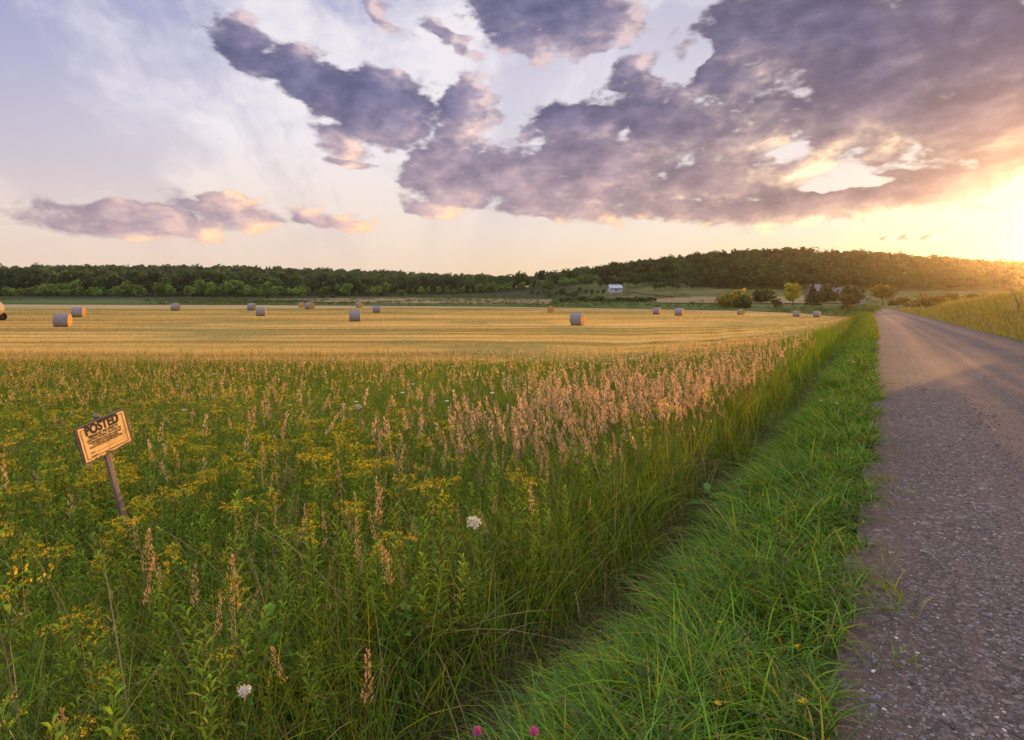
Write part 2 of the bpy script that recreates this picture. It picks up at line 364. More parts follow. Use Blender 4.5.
m_fallow, t, o = mat('dry_cut_grass')
P = t.n('ShaderNodeNewGeometry').outputs['Position']
n = t.noise(t.v('MULTIPLY', P, (.015, .12, .1)), 1.0, 5, .65); n2 = t.noise(P, .5, 5, .65)
c = t.ramp(t.m('ADD', t.m('MULTIPLY', n, .65), t.m('MULTIPLY', n2, .35)), [(.32, (.10,.10,.03)), (.5, (.26,.19,.085)), (.66, (.36,.27,.13))])
principled(t, o, c, .95, .1, bump(t, n2, .5, .1))
m_lush, t, o = mat('uncut_green_meadow')
P = t.n('ShaderNodeNewGeometry').outputs['Position']
n = t.noise(t.v('MULTIPLY', P, (.02, .12, .1)), 1.0, 5, .65); n2 = t.noise(P, .6, 5, .7)
c = t.ramp(t.m('ADD', t.m('MULTIPLY', n, .5), t.m('MULTIPLY', n2, .5)), [(.32, (.035,.065,.014)), (.5, (.07,.115,.022)), (.66, (.14,.16,.035))])
principled(t, o, c, .95, .1, bump(t, n2, .8, .3))

# ------------------------------------------------------------------ the ground sheet: a fan of rings round the viewpoint
AZ = np.concatenate([np.arange(-180, -62, 3.0), np.arange(-62, 62.01, .3), np.arange(65, 180.1, 3.0)])
RR = np.concatenate([[.05, .5], np.geomspace(1.0, 1150, 380)])
aa, rr = np.meshgrid(np.radians(AZ), RR, indexing='ij')
gx, gy = rr*np.sin(aa), rr*np.cos(aa); gz = H(gx, gy)
gs, gt = gx*SR+gy*CR, gx*CR-gy*SR
on = (gt > road_t0(gs)-.25) & (gt < road_t0(gs)+RW+.35) & (gs < 240) & (gs > -25)
gz = np.where(on, gz-.03-.02*sm(20, 120, gs), gz)
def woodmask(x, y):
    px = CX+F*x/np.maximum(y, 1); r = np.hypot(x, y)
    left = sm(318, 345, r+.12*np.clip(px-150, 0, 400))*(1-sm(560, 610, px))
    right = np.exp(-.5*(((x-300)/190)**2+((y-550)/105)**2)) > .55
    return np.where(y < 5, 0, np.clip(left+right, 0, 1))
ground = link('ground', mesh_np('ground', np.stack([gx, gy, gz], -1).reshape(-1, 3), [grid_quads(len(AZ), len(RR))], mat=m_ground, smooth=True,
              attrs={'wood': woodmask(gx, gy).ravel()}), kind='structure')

# road
S = np.concatenate([np.arange(-24, 30, .25), np.arange(30, 240, .8)]); Tn = np.linspace(-.06, RW+.06, 60)
s_, t_ = np.meshgrid(S, Tn, indexing='ij')
crown_z = .035*(1-((t_-RW/2)/(RW/2))**2)
wob = .05*np.sin(s_*1.7)*np.cos(s_*.63+1)+.03*np.sin(s_*4.1)
tw = t_+road_t0(s_)+np.where(t_ < .05, wob, 0)
rx, ry = s_*SR+tw*CR, s_*CR-tw*SR
rz = road_z(s_)+crown_z+.004-.012*np.exp(-((t_-1.55)/.3)**2)-.012*np.exp(-((t_-3.15)/.3)**2)-.01*np.exp(-((t_-4.55)/.3)**2)
rz = np.where((t_ < .02) | (t_ > RW-.02), rz-.02, rz)
road = link('road', mesh_np('road', np.stack([rx, ry, rz], -1).reshape(-1, 3), [grid_quads(*s_.shape)], mat=m_road, smooth=True, attrs={'across': t_.ravel(), 'along': s_.ravel()}), kind='structure')

# sheets laid on the ground between two picture curves
def sheet(name, material, xs, ynear, yfar, n, lift, lift_far=None, attrs=False, **kw):
    P0, P1 = G(xs, ynear), G(xs, yfar)
    k = np.linspace(0, 1, n)**1.0
    d0, d1 = P0[:, 1], P1[:, 1]
    d = np.exp(np.log(d0)[:, None]*(1-k)+np.log(np.maximum(d1, d0+.05))[:, None]*k)
    x = (xs[:, None]-CX)/F*d
    z = H(x, d)+lift+((lift_far or lift)-lift)*np.clip(d/400, 0, 1)
    at = None
    if attrs:
        seg = np.concatenate([[0], np.cumsum(np.hypot(*np.diff(P0[:, :2], axis=0).T))])
        row = (d-d0[:, None])*np.cos(np.interp(xs, [200, 760], [0, .55]))[:, None]
        at = {'row': row.ravel(), 'course': np.broadcast_to(seg[:, None], d.shape).ravel(), 'fringe': np.broadcast_to(sm(.86, .97, k)[None], d.shape).ravel()}
    me = mesh_np(name, np.stack([x, d, z], -1).reshape(-1, 3), [grid_quads(*d.shape)], mat=material, smooth=True, attrs=at)
    return link(name, me, kind='structure'), (xs, d0, d1)
FX = np.linspace(-420, 852, 320)
FN = np.interp(FX, [-420, 0, 300, 512, 620, 700, 760, 800, 830, 852], [364, 363, 365, 365, 363, 358, 349, 338, 328, 318.5])
FF = np.interp(FX, [-420, 0, 256, 420, 512, 640, 740, 800, 852], [304.0, 304.6, 305.3, 306.3, 307, 309.0, 311.0, 313.6, 318])
field, (fx, fd0, fd1) = sheet('hay_field', m_field, FX, FN, FF, 220, .03, .12, attrs=True)
def field_range(x, y):
    px = CX+F*x/np.maximum(y, .1); return np.interp(px, fx, fd0, left=fd0[0], right=0), np.interp(px, fx, fd1, left=fd1[0], right=0)
XS = np.linspace(-400, 846, 200)
lush, _ = sheet('uncut_meadow_strip', m_lush, XS, np.interp(XS, FX, FF, right=316)-.15, np.interp(XS, [-400, 0, 300, 420, 520, 640, 760, 880], [300.5, 300.8, 303.2, 304.0, 304.2, 304.5, 307.0, 305.0]), 40, .10, .30)
XS = np.linspace(255, 552, 90)
tan1, _ = sheet('dry_meadow', m_fallow, XS, np.interp(XS, [255, 330, 420, 552], [300.2, 303.0, 304.0, 304.4]), np.interp(XS, [255, 300, 400, 552], [299.6, 299.5, 298.0, 300.0]), 30, .14, .40)
XS = np.linspace(636, 762, 60)
tan2, _ = sheet('bare_field', m_fallow, XS, np.interp(XS, [636, 660, 762], [300.5, 303.4, 303.8]), np.interp(XS, [636, 700, 762], [299.5, 297.2, 297.5]), 30, .14, .40)
XS = np.linspace(744, 868, 60)
tan3, _ = sheet('dry_meadow', m_fallow, XS, np.interp(XS, [744, 800, 868], [303.6, 304.0, 303.4]), np.interp(XS, [744, 800, 868], [298.5, 296.5, 297.5]), 30, .14, .40)
XS = np.linspace(600, 690, 60)
drive, _ = sheet('farm_track', m_road, XS, np.interp(XS, [600, 615, 640, 665, 690], [289.2, 290.6, 293.4, 296.2, 298.2])+.35, np.interp(XS, [600, 615, 640, 665, 690], [289.2, 290.6, 293.4, 296.2, 298.2])-.35, 4, .3, .5)

# ------------------------------------------------------------------ trees
def tube(pts, radii, sides=6, cap=True):
    pts = np.asarray(pts, float); n = len(pts); V = []
    tg = np.gradient(pts, axis=0)
    for i in range(n):
        d = tg[i]/max(np.linalg.norm(tg[i]), 1e-9); a = np.array([1., 0, 0]) if abs(d[0]) < .9 else np.array([0, 1., 0])
        u = np.cross(d, a); u /= np.linalg.norm(u); v = np.cross(d, u)
        th = np.linspace(0, 2*np.pi, sides, endpoint=False)
        V.append(pts[i]+radii[i]*(np.cos(th)[:, None]*u+np.sin(th)[:, None]*v))
    V = np.concatenate(V); i = np.arange((n-1)*sides); r, k = i//sides, i % sides
    Q = np.stack([r*sides+k, r*sides+(k+1) % sides, (r+1)*sides+(k+1) % sides, (r+1)*sides+k], 1)
    return V, Q
def join(parts):
    V, Q, off = [], [], 0
    for v, q in parts: V.append(v); Q.append(q+off); off += len(v)
    return np.concatenate(V), np.concatenate(Q)
def rand_dirs(n, g):
    d = g.normal(size=(n, 3)); return d/np.linalg.norm(d, axis=1, keepdims=True)
def leaf_quads(C, size, g, up=.25, outward=None, asp=1.35):
    """one crumpled leaf-clump quad at every centre"""
    n = len(C); nr = rand_dirs(n, g)
    if outward is not None: nr = nr+outward*.9
    nr[:, 2] += up; nr /= np.linalg.norm(nr, axis=1, keepdims=True)
    a = rand_dirs(n, g); u = np.cross(nr, a); u /= np.linalg.norm(u, axis=1, keepdims=True)+1e-9; v = np.cross(nr, u)
    s = (np.asarray(size)*g.uniform(.6, 1.4, n))[:, None]
    j = lambda: 1+g.uniform(-.3, .3, (n, 1))
    V = np.stack([C+u*s*asp*.5*j(), C+v*s*.5*j()+nr*s*.15, C-u*s*asp*.5*j(), C-v*s*.5*j()-nr*s*.12], 1).reshape(-1, 3)
    return V, np.arange(n*4).reshape(n, 4)
def crown(kind, seed, n):
    """unit tree crown, height 1, foot of the tree at z=0 -> verts, quads, colours"""
    g = np.random.default_rng(seed)
    if kind == 'round':   z0, zr, wr, nl = .60, .36, .33, 15
    elif kind == 'tall':  z0, zr, wr, nl = .57, .41, .21, 16
    elif kind == 'bush':  z0, zr, wr, nl = .46, .44, .58, 12
    elif kind == 'poplar': z0, zr, wr, nl = .54, .45, .24, 14
    elif kind == 'conifer': z0, zr, wr, nl = 0, 0, 0, 0
    if kind == 'conifer':
        z = 1-g.uniform(0, 1, n)**.62*.94; z = np.clip(z, .04, 1); r = (1.02-z)*.33*np.sqrt(g.uniform(.25, 1, n))*(.82+.18*np.sin(z*55)); a = g.uniform(0, 2*np.pi, n)
        C = np.stack([r*np.cos(a), r*np.sin(a), z-r*.25], 1); out = np.stack([np.cos(a), np.sin(a), np.full(n, -.2)], 1); sz = .075*(.5+.5*(1-z)+.2); lob = (z*9).astype(int) % 7
        br = g.uniform(.75, 1.25, 7)[lob]
    else:
        L = rand_dirs(nl, g)*np.array([wr, wr, zr])*g.uniform(.45, .82, (nl, 1))+np.array([0, 0, z0])
        lr = g.uniform(.32, .55, nl)*np.array([wr, zr]).mean()*1.25
        lob = g.integers(0, nl, n); d = rand_dirs(n, g); rad = g.uniform(.45, 1, n)**.5
        C = L[lob]+d*(lr[lob]*rad)[:, None]*np.array([1, 1, .85]); out = d
        C[:, 2] = np.maximum(C[:, 2], .03 if kind in ('bush',) else .14)
        sz = np.full(n, .085 if kind != 'bush' else .12)*math.sqrt(420/n)*1.0+.012
        br = g.uniform(.72, 1.3, nl)[lob]
    V, Q = leaf_quads(C, sz, g, outward=out)
    c = (br*g.uniform(.75, 1.25, n))[:, None]*np.array([1, 1, 1.]); c[:, 0] *= g.uniform(.9, 1.15, n)
    return V, Q, np.repeat(c, 4, 0)
def trunk_mesh(name, kind, seed):
    g = np.random.default_rng(seed); top = .9 if kind == 'conifer' else .62
    z = np.linspace(-.03, top, 7); w = g.normal(0, .008, (7, 2)).cumsum(0)
    parts = [tube(np.column_stack([w, z]), np.interp(z, [-.03, .06, top], [.032, .022, .007]), 7)]
    if kind != 'conifer':
        for k in range(6):
            a, zz = g.uniform(0, 6.28), g.uniform(.22, .55); l = g.uniform(.14, .26)
            b = np.array([np.interp(zz, z, w[:, 0]), np.interp(zz, z, w[:, 1]), zz])
            p = b+np.linspace(0, 1, 4)[:, None]*np.array([math.cos(a)*l, math.sin(a)*l, l*g.uniform(.7, 1.2)])
            parts.append(tube(p, [.010, .008, .005, .003], 5))
    V, Q = join(parts); return mesh_np(name, V, [Q], mat=m_bark, smooth=True)
m_bark, t, o = mat('bark')
P = t.n('ShaderNodeTexCoord').outputs['Object']
n = t.noise(t.v('MULTIPLY', P, (8, 8, 1.2)), 3.0, 6, .65)
principled(t, o, t.ramp(n, [(.3, (.05,.037,.026)), (.6, (.14,.11,.085)), (.8, (.22,.19,.16))]), .9, .1, bump(t, n, .8, .03))
m_crown = leaf_mat('tree_foliage', .38, tint=True)
m_wood = leaf_mat('woodland_foliage', .32)

KINDS = {}
for kind, ns, cnt in (('round', 4, 520), ('tall', 3, 480), ('bush', 4, 420), ('poplar', 1, 900), ('conifer', 2, 520)):
    for k in range(ns):
        V, Q, c = crown(kind, hash_seed := 100*len(kind)+k*7+3, cnt)
        KINDS.setdefault(kind, []).append((mesh_np(kind+'_crown', V, [Q], c, m_crown), trunk_mesh(kind+'_trunk', kind, k*13+5), (V, Q, c)))
def tree(name, kind, k, p, h, tint, label, cat='tree', group=None, wide=1.0, sink=.0):
    cm, tm, _ = KINDS[kind][k % len(KINDS[kind])]
    e = thing(name, label, cat, (p[0], p[1], p[2]-sink*h), group)
    e.rotation_euler = (0, 0, rng.uniform(0, 6.28)); e.scale = (h*wide, h*wide, h)
    t_ = link('trunk' if kind != 'bush' else 'stem', tm, e); c_ = link('crown' if kind != 'bush' else 'foliage', cm, e); c_.color = (*tint, 1)
    return e
GREEN = np.array([.042, .085, .015])
def tintv(base, j=.18):
    b = np.array(base)*rng.uniform(1-j, 1+j); return tuple(b*np.array([rng.uniform(.9, 1.15), 1, rng.uniform(.85, 1.15)]))
def at(px, depth):
    x = (px-CX)/F*depth; return np.array([x, depth, float(H(x, depth))])

# the wooded slopes, one mass
def woodland(name, pts, hs, kinds, cols, seed, scale_n=1.0):
    g = np.random.default_rng(seed); VV, QQ, CC, off = [], [], [], 0
    for p, h, kd, cl in zip(pts, hs, kinds, cols):
        lst = KINDS[kd]; V, Q, c = lst[g.integers(len(lst))][2]
        nq = int(len(Q)*scale_n); V = V[:nq*4]; c = c[:nq*4]
        a = g.uniform(0, 6.28); ca, sa = math.cos(a), math.sin(a); w = h*g.uniform(.95, 1.35)
        v = np.column_stack([(V[:, 0]*ca-V[:, 1]*sa)*w, (V[:, 0]*sa+V[:, 1]*ca)*w, V[:, 2]*h])+p
        VV.append(v); QQ.append(Q[:nq]+off); CC.append(c*cl); off += len(v)
    return link(name, mesh_np(name, np.concatenate(VV), [np.concatenate(QQ)], np.concatenate(CC), m_wood), kind='stuff')
def fill(n, pxr, dr, mask, gap, seed):
    g = np.random.default_rng(seed); out = []
    cell = {}
    for _ in range(n):
        d = math.sqrt(g.uniform(dr[0]**2, dr[1]**2)); px = g.uniform(*pxr)
        x = (px-CX)/F*d
        if not mask(px, d, x): continue
        k = (int(x//gap), int(d//gap))
        if any((q[0]-x)**2+(q[1]-d)**2 < gap*gap for i in (-1, 0, 1) for j in (-1, 0, 1) for q in cell.get((k[0]+i, k[1]+j), ())): continue
        cell.setdefault(k, []).append((x, d)); out.append((x, d, float(H(x, d))))
    return np.array(out)
def edge_left(px): return np.interp(px, [-300, 0, 150, 260, 330, 420, 520, 600], [345, 345, 352, 372, 400, 455, 500, 520])
def vnoise_(P): return np.sin(P[:, 0]*.05+P[:, 1]*.03)+np.sin(P[:, 0]*.13-P[:, 1]*.07+1)+np.sin(P[:, 0]*.021+2)*.8
g = np.random.default_rng(5)
L1 = fill(9000, (-260, 606), (350, 800), lambda px, d, x: d > edge_left(px)+7, 7.0, 1)
hl = np.interp(CX+F*L1[:, 0]/L1[:, 1], [-260, 330, 420, 600], [14, 13, 11.5, 11.5])*g.uniform(.62, 1.38, len(L1))
def woodcols(n, base, j=.3):
    m = g.uniform(1-j, 1+j, (n, 1)); return np.array(base)*m*np.column_stack([g.uniform(.82, 1.25, n), np.ones(n), g.uniform(.8, 1.2, n)])
woodland('woodland', L1, hl, g.choice(['round', 'tall', 'round', 'tall', 'conifer'], len(L1), p=[.35, .25, .2, .14, .06]), woodcols(len(L1), GREEN, .55), 8, .8)
def hillmask(px, d, x):
    py = HY-F*(float(H(x, d))-CAMZ)/d
    e = ((x-300)/260)**2+((d-520)/190)**2
    return e < 1 and py < np.interp(px, [600, 640, 690, 720, 900, 960], [279, 281.5, 284, 288, 290, 292]) and not (597 < px < 640 and d < 440)
L2 = fill(22000, (596, 1120), (330, 660), hillmask, 6.6, 2)
h2 = 11.0*g.uniform(.62, 1.35, len(L2))
woodland('hill_woodland', L2, h2, g.choice(['round', 'round', 'round', 'tall'], len(L2)), woodcols(len(L2), GREEN*np.array([1.05, .9, .9]), .5), 9, .8)

# trees one can tell apart along the woodland's edge
n_edge = 0
for px in np.arange(-30, 606, 7.4):
    d = edge_left(px)+rng.uniform(-2, 5); p = at(px+rng.uniform(-3, 3), d)
    top = np.interp(px, [-30, 40, 120, 230, 330, 380, 440, 520, 600], [268, 270, 272, 274, 281, 281, 280, 283, 284])+rng.uniform(-5, 8)
    h = max(6, CAMZ+(HY-top)/F*d-p[2]); kd = rng.choice(['round', 'tall', 'round'])
    tree('woodland_tree', kd, int(rng.integers(4)), p, h, tintv(GREEN*rng.choice([.65, .9, 1.2, 1.5])), 'dark green broadleaf tree in the front rank of the wood behind the hay field', group='trees along the woodland edge', wide=rng.uniform(.9, 1.2)); n_edge += 1
for px in np.arange(604, 905, 8.5):
    dl = np.arange(330, 560, 3.0); pyl = HY-F*(H((px-CX)/F*dl, dl)-CAMZ)/dl; lim = np.interp(px, [600, 640, 690, 720, 900, 960], [279, 281.5, 284, 288, 290, 292])
    d = dl[np.argmax(pyl < lim)]-3+rng.uniform(-4, 5); p = at(px+rng.uniform(-4, 4), d)
    if 604 < px < 632: continue
    tree('hillside_tree', rng.choice(['round', 'round', 'tall']), int(rng.integers(4)), p, rng.uniform(8, 11.5), tintv(GREEN*np.array([1.1, .95, .85])), 'rounded tree at the foot of the wooded hill on the far side of the fields', group='trees at the foot of the hill', wide=rng.uniform(1.0, 1.25))
for px, top in ((600, 279), (607, 274), (614, 276), (621, 277), (629, 272), (636, 274), (643, 271), (650, 272), (657, 271)):
    d = rng.uniform(425, 450); p = at(px, d); tree('hillside_tree', rng.choice(['round', 'tall']), int(rng.integers(4)), p, max(6, CAMZ+(HY-top)/F*d-p[2]), tintv(GREEN), 'dark tree directly behind the white farmhouse on the slope', group='trees behind the farmhouse', wide=1.1)
# lighter young trees standing in front of the woods
for px in np.concatenate([np.arange(2, 330, 5.6), np.arange(334, 600, 6.0)]):
    d = edge_left(px)-rng.uniform(3, 30); p = at(px+rng.uniform(-4, 4), d)
    tree('young_tree', rng.choice(['tall', 'round', 'bush']), int(rng.integers(4)), p, rng.uniform(3.5, 9.5), tintv([.13, .225, .034], .35), 'light green young tree in front of the dark wood', group='young trees before the wood')
for px, top, lab in ((200, 279, 'pale green pointed young tree, taller than the saplings beside it, before the left wood'), (235, 277, 'pale green rounded young tree, broadest of those standing before the left wood')):
    d = edge_left(px)-12; p = at(px, d); tree('young_tree', 'round' if px > 210 else 'tall', 1, p, CAMZ+(HY-top)/F*d-p[2], (.14, .24, .04), lab, wide=1.15)
# plantation of small trees in front of the hill
for px in np.arange(655, 722, 4.6):
    d = rng.uniform(392, 420); p = at(px, d)
    tree('plantation_tree', rng.choice(['round', 'tall']), int(rng.integers(4)), p, rng.uniform(5, 8), tintv([.07, .12, .035], .2), 'small green plantation tree below the wooded hill', group='plantation trees below the hill', wide=1.1)
for px in np.arange(532, 606, 6.0):
    d = rng.uniform(330, 400); p = at(px, d)
    tree('orchard_tree', rng.choice(['round', 'bush']), int(rng.integers(4)), p, rng.uniform(2.2, 5.2), tintv([.07, .125, .03], .2), 'small green tree scattered on the slope left of the white farmhouse', group='small trees on the slope')
# rough growth on the uncut ground between the hay field and the woods: one mass
g = np.random.default_rng(31); RG = []
for _ in range(9000):
    px = g.uniform(-60, 880); y0 = np.interp(px, FX, FF, right=314)-.25; y1 = np.interp(px, [-60, 260, 330, 560, 640, 760, 880], [299.4, 299.6, 299.0, 293, 291, 291, 299])
    q = g.uniform(0, 1)**.8; RG.append((px, y0+(y1-y0)*q))
RG = np.array(RG); P3 = G(RG[:, 0], RG[:, 1]); ok = (P3[:, 1] < 420) & (vnoise_(P3) > -.1); P3 = P3[ok]
woodland('rough_growth', P3, g.uniform(.35, 1.25, len(P3))*np.where(g.uniform(0, 1, len(P3)) < .06, 2.0, 1), np.array(['bush']*len(P3)), woodcols(len(P3), np.array([.085, .125, .026]), .35), 3, .10)
# shrubs of the hedge
for px in np.arange(562, 658, 4.4):
    d = 262+rng.uniform(-6, 6); p = at(px, d)
    tree('hedge_shrub', 'bush', int(rng.integers(4)), p, rng.uniform(1.5, 3.0), tintv([.06, .095, .022], .25), 'low dark shrub in the rough hedge beyond the hay field', 'shrub', group='shrubs of the rough hedge')
for px, dd, h, lab in ((268, 330, 4.0, 'dark green bush on the slope left of the dry meadow'), (284, 335, 4.6, 'dark green bush, taller of two on the slope by the dry meadow'), (333, 325, 2.4, 'low spreading bush on the near border of the dry meadow'), (322, 328, 2.2, 'small low bush on the border of the dry meadow')):
    tree('field_bush', 'bush', int(rng.integers(4)), at(px, dd), h, tintv([.05, .09, .022]), lab, 'shrub')
# single trees and bushes on the right, named by what sets them apart
for nm, kd, px, dep, base, top, tint, wide, lab in (
    ('yellow_tree', 'poplar', 793, 205, None, 281, (.40, .36, .022), 1.05, 'bright yellow-green sunlit tree standing alone beyond the hay field'),
    ('conifer', 'conifer', 813, 215, None, 283, (.040, .060, .020), 1.35, 'dark cone-shaped evergreen beside the grey-roofed barn'),
    ('round_tree', 'round', 883, 190, None, 280.5, (.21, .19, .024), 1.15, 'broad round olive tree left of the road end'),
    ('olive_bush', 'bush', 741, 170, None, 286, (.22, .20, .024), 1.0, 'tall olive-yellow bush behind a brown bush at the far field corner'),
    ('olive_bush', 'bush', 726, 165, None, 291, (.20, .18, .026), 1.05, 'low yellowish bush leftmost of the clump at the far field corner'),
    ('brown_bush', 'bush', 743, 160, None, 292, (.050, .082, .018), 1.0, 'brown-green bush in front of the tall olive bush at the field corner'),
    ('brown_bush', 'bush', 777, 170, None, 297, (.05, .08, .018), .8, 'small dark bush just left of the bright yellow tree'),
    ('brown_bush', 'bush', 762, 235, None, 287, (.05, .075, .018), 1.2, 'wide brownish thicket behind the clump of olive bushes'),
    ('brown_bush', 'bush', 851, 200, None, 282, (.07, .09, .018), .8, 'rounded dusky bush between the grey roofs and the round olive tree'),
    ('brown_bush', 'bush', 848, 185, None, 292, (.10, .085, .018), 1.1, 'low wide reddish-brown bush below the dusky rounded bush'),
    ('brown_bush', 'bush', 828, 235, None, 281.5, (.05, .08, .018), .8, 'dusky bush just right of the cone-shaped evergreen'),
    ('hedge_tree', 'bush', 636, 258, None, 295, (.12, .12, .022), .9, 'yellowish rounded bush standing above the rough hedge'),
    ('verge_bush', 'bush', 847, 125, None, 303.5, (.06, .075, .02), 1.2, 'small dark bush on the far verge near where the road drops from view')):
    p = at(px, dep); tree(nm, kd, 1, p, CAMZ+(HY-top)/F*dep-p[2], tint, lab, 'tree' if 'tree' in nm or nm == 'conifer' else 'shrub', wide=wide)
# bushes along the bank right of the road
for px, dep, h, k in ((918, 120, 2.2, 0), (930, 108, 3.0, 1), (941, 118, 2.6, 2), (953, 140, 3.6, 3), (968, 150, 3.4, 0), (985, 135, 3.0, 1), (1002, 140, 3.6, 2), (1020, 120, 3.2, 3), (1046, 95, 3.0, 0), (905, 160, 3.4, 2), (893, 175, 3.0, 1), (975, 105, 2.0, 2), (1012, 92, 1.8, 0), (1075, 80, 2.6, 1), (925, 190, 5, 0), (948, 200, 5.5, 1), (990, 190, 5, 3), (1030, 170, 4.5, 2)):
    tree('bank_bush', 'bush', k, at(px, dep), h*.85, tintv([.19, .15, .018]), 'unseen bush added on the right bank to shade the gravel road', 'shrub', group='bushes on the roadside bank', wide=1.15)

for k, s in enumerate(np.arange(20, 66, 2.6)):  # out-of-view bushes added to keep the sun off the road and verge
    tb = 11.5+1.5*math.sin(s*.9); x, y = s*SR+tb*CR, s*CR-tb*SR
    if CX+F*x/y < 1110: continue
    tree('bank_bush', 'bush', k, np.array([x, y, float(H(x, y))-.2]), rng.uniform(1.9, 2.6), tintv([.11, .12, .02]), 'unseen bush added on the right bank to shade the gravel road', 'shrub', group='bushes on the roadside bank', wide=1.25)

# bare tree on the bank
def branch(p, d, l, r, lev, g, out):
    n = 5; pts = [np.array(p)]; dd = np.array(d, float)
    for i in range(n-1):
        dd = dd+g.normal(0, .13, 3)+np.array([0, 0, .05]); dd /= np.linalg.norm(dd); pts.append(pts[-1]+dd*l/(n-1))
    out.append((tube(pts, np.linspace(r, r*.55, n), 6 if lev < 2 else 4), lev))
    if lev < 4:
        for k in range(3 if lev < 3 else 2):
            i = g.integers(2, n); a = dd+g.normal(0, .55, 3); a[2] = abs(a[2])*.8+.15; a /= np.linalg.norm(a)
            branch(pts[i], a, l*g.uniform(.55, .8), r*.52, lev+1, g, out)
p = at(1019, 48); bt = thing('bare_tree', 'leafless tree with thin forked branches on the bank right of the road', 'tree', p); bt.scale = (1.4, 1.4, 1.7)
m_bare, t, o = mat('bare_bark')
P_ = t.n('ShaderNodeTexCoord').outputs['Object']; n = t.noise(P_, 9.0, 5, .6)
principled(t, o, t.ramp(n, [(.3, (.16,.11,.06)), (.7, (.30,.22,.13))]), .9, .1)
g2 = np.random.default_rng(23); out = []
branch((0, 0, -.1), (-.12, 0, 1), 2.3, .045, 0, g2, out)
link('trunk', mesh_np('trunk', *[(lambda v, q: (v, [q]))(*join([a for a, l in out if l == 0]))][0], mat=m_bare, smooth=True), bt)
rest = [a for a, l in out if l > 0]; n1 = [i for i, (a, l) in enumerate(out) if l == 1]
starts = n1+[len(out)]
for a, b in zip(starts[:-1], starts[1:]):
    V, Q = join([x for x, l in out[a:b]]); link('branch', mesh_np('branch', V, [Q], mat=m_bare, smooth=True), bt)

# ------------------------------------------------------------------ hay bales
m_wrap, t, o = mat('bale_side_straw_in_net')
P = t.n('ShaderNodeTexCoord').outputs['Object']; x_, y_, z_ = t.sep(P)
n = t.noise(t.comb(t.m('MULTIPLY', x_, 14.0), t.m('MULTIPLY', t.m('ARCTAN2', y_, z_), 2.0)), 1.0, 4, .6); n2 = t.noise(P, 9.0, 5, .65)
c = t.ramp(t.m('ADD', t.m('MULTIPLY', n, .55), t.m('MULTIPLY', n2, .45)), [(.32, (.13,.12,.125)), (.5, (.23,.21,.215)), (.68, (.34,.315,.32))])
principled(t, o, c, .85, .2, bump(t, t.m('ADD', n, n2), .6, .05))
m_end, t, o = mat('bale_end_straw_coil')
P = t.n('ShaderNodeTexCoord').outputs['Object']; x_, y_, z_ = t.sep(P)
rad = t.m('SQRT', t.m('ADD', t.m('MULTIPLY', y_, y_), t.m('MULTIPLY', z_, z_))); ang = t.m('ARCTAN2', y_, z_)
sp = t.m('SINE', t.m('ADD', t.m('MULTIPLY', rad, 70.0), t.m('ADD', ang, t.m('MULTIPLY', t.noise(P, 6.0, 4, .6), 6.0))))
n2 = t.noise(P, 14.0, 5, .7)
c = t.ramp(t.m('ADD', t.m('MULTIPLY', sp, .13), n2), [(.3, (.34,.17,.04)), (.5, (.66,.36,.09)), (.7, (.76,.46,.14))])  # orange pushed into the straw colour to carry the low sun's tint
principled(t, o, c, .9, .1, bump(t, t.m('ADD', sp, n2), .7, .05))
BR, BL = .78, 1.36     # radius, length
def bale_meshes(seed):
    g = np.random.default_rng(seed); ns, nl = 40, 14
    th = np.linspace(0, 2*np.pi, ns, endpoint=False); xs = np.linspace(-BL/2, BL/2, nl)
    k = np.abs(xs)/(BL/2); r = BR*(1-.06*k**8)[:, None]*(1+.012*np.sin(3*th+g.uniform(0, 6))[None]+g.normal(0, .005, (nl, ns)))
    yy, zz = r*np.sin(th), r*np.cos(th); zz = np.maximum(zz, -.90*BR)
    V = np.stack([np.broadcast_to(xs[:, None], yy.shape), yy, zz+.90*BR], -1).reshape(-1, 3)-np.array([0, 0, .9*BR])
    i = np.arange((nl-1)*ns); a, b = i//ns, i % ns
    side = mesh_np('bale_side', V, [np.stack([a*ns+b, a*ns+(b+1) % ns, (a+1)*ns+(b+1) % ns, (a+1)*ns+b], 1)], mat=m_wrap, smooth=True)
    ends = []
    for sgn, row in ((-1, 0), (1, nl-1)):
        ring = V.reshape(nl, ns, 3)[row]; VV, QQ = [], []
        rr = np.linspace(1, .06, 9)
        for j, q in enumerate(rr):
            p = ring.copy(); p[:, 1:] *= q; p[:, 0] += sgn*(.035*(1-q**4)+.004)+(g.normal(0, .006, ns) if j else 0); VV.append(p)
        i = np.arange(8*ns); a, b = i//ns, i % ns; Q = np.stack([a*ns+b, a*ns+(b+1) % ns, (a+1)*ns+(b+1) % ns, (a+1)*ns+b], 1)
        if sgn < 0: Q = Q[:, ::-1]
        cap = 8*ns+np.arange(ns)
        ends.append(mesh_np('bale_end', np.concatenate(VV), [Q, (cap if sgn > 0 else cap[::-1])[None]], mat=m_end, smooth=True))
    return side, ends
BM = [bale_meshes(k) for k in range(3)]
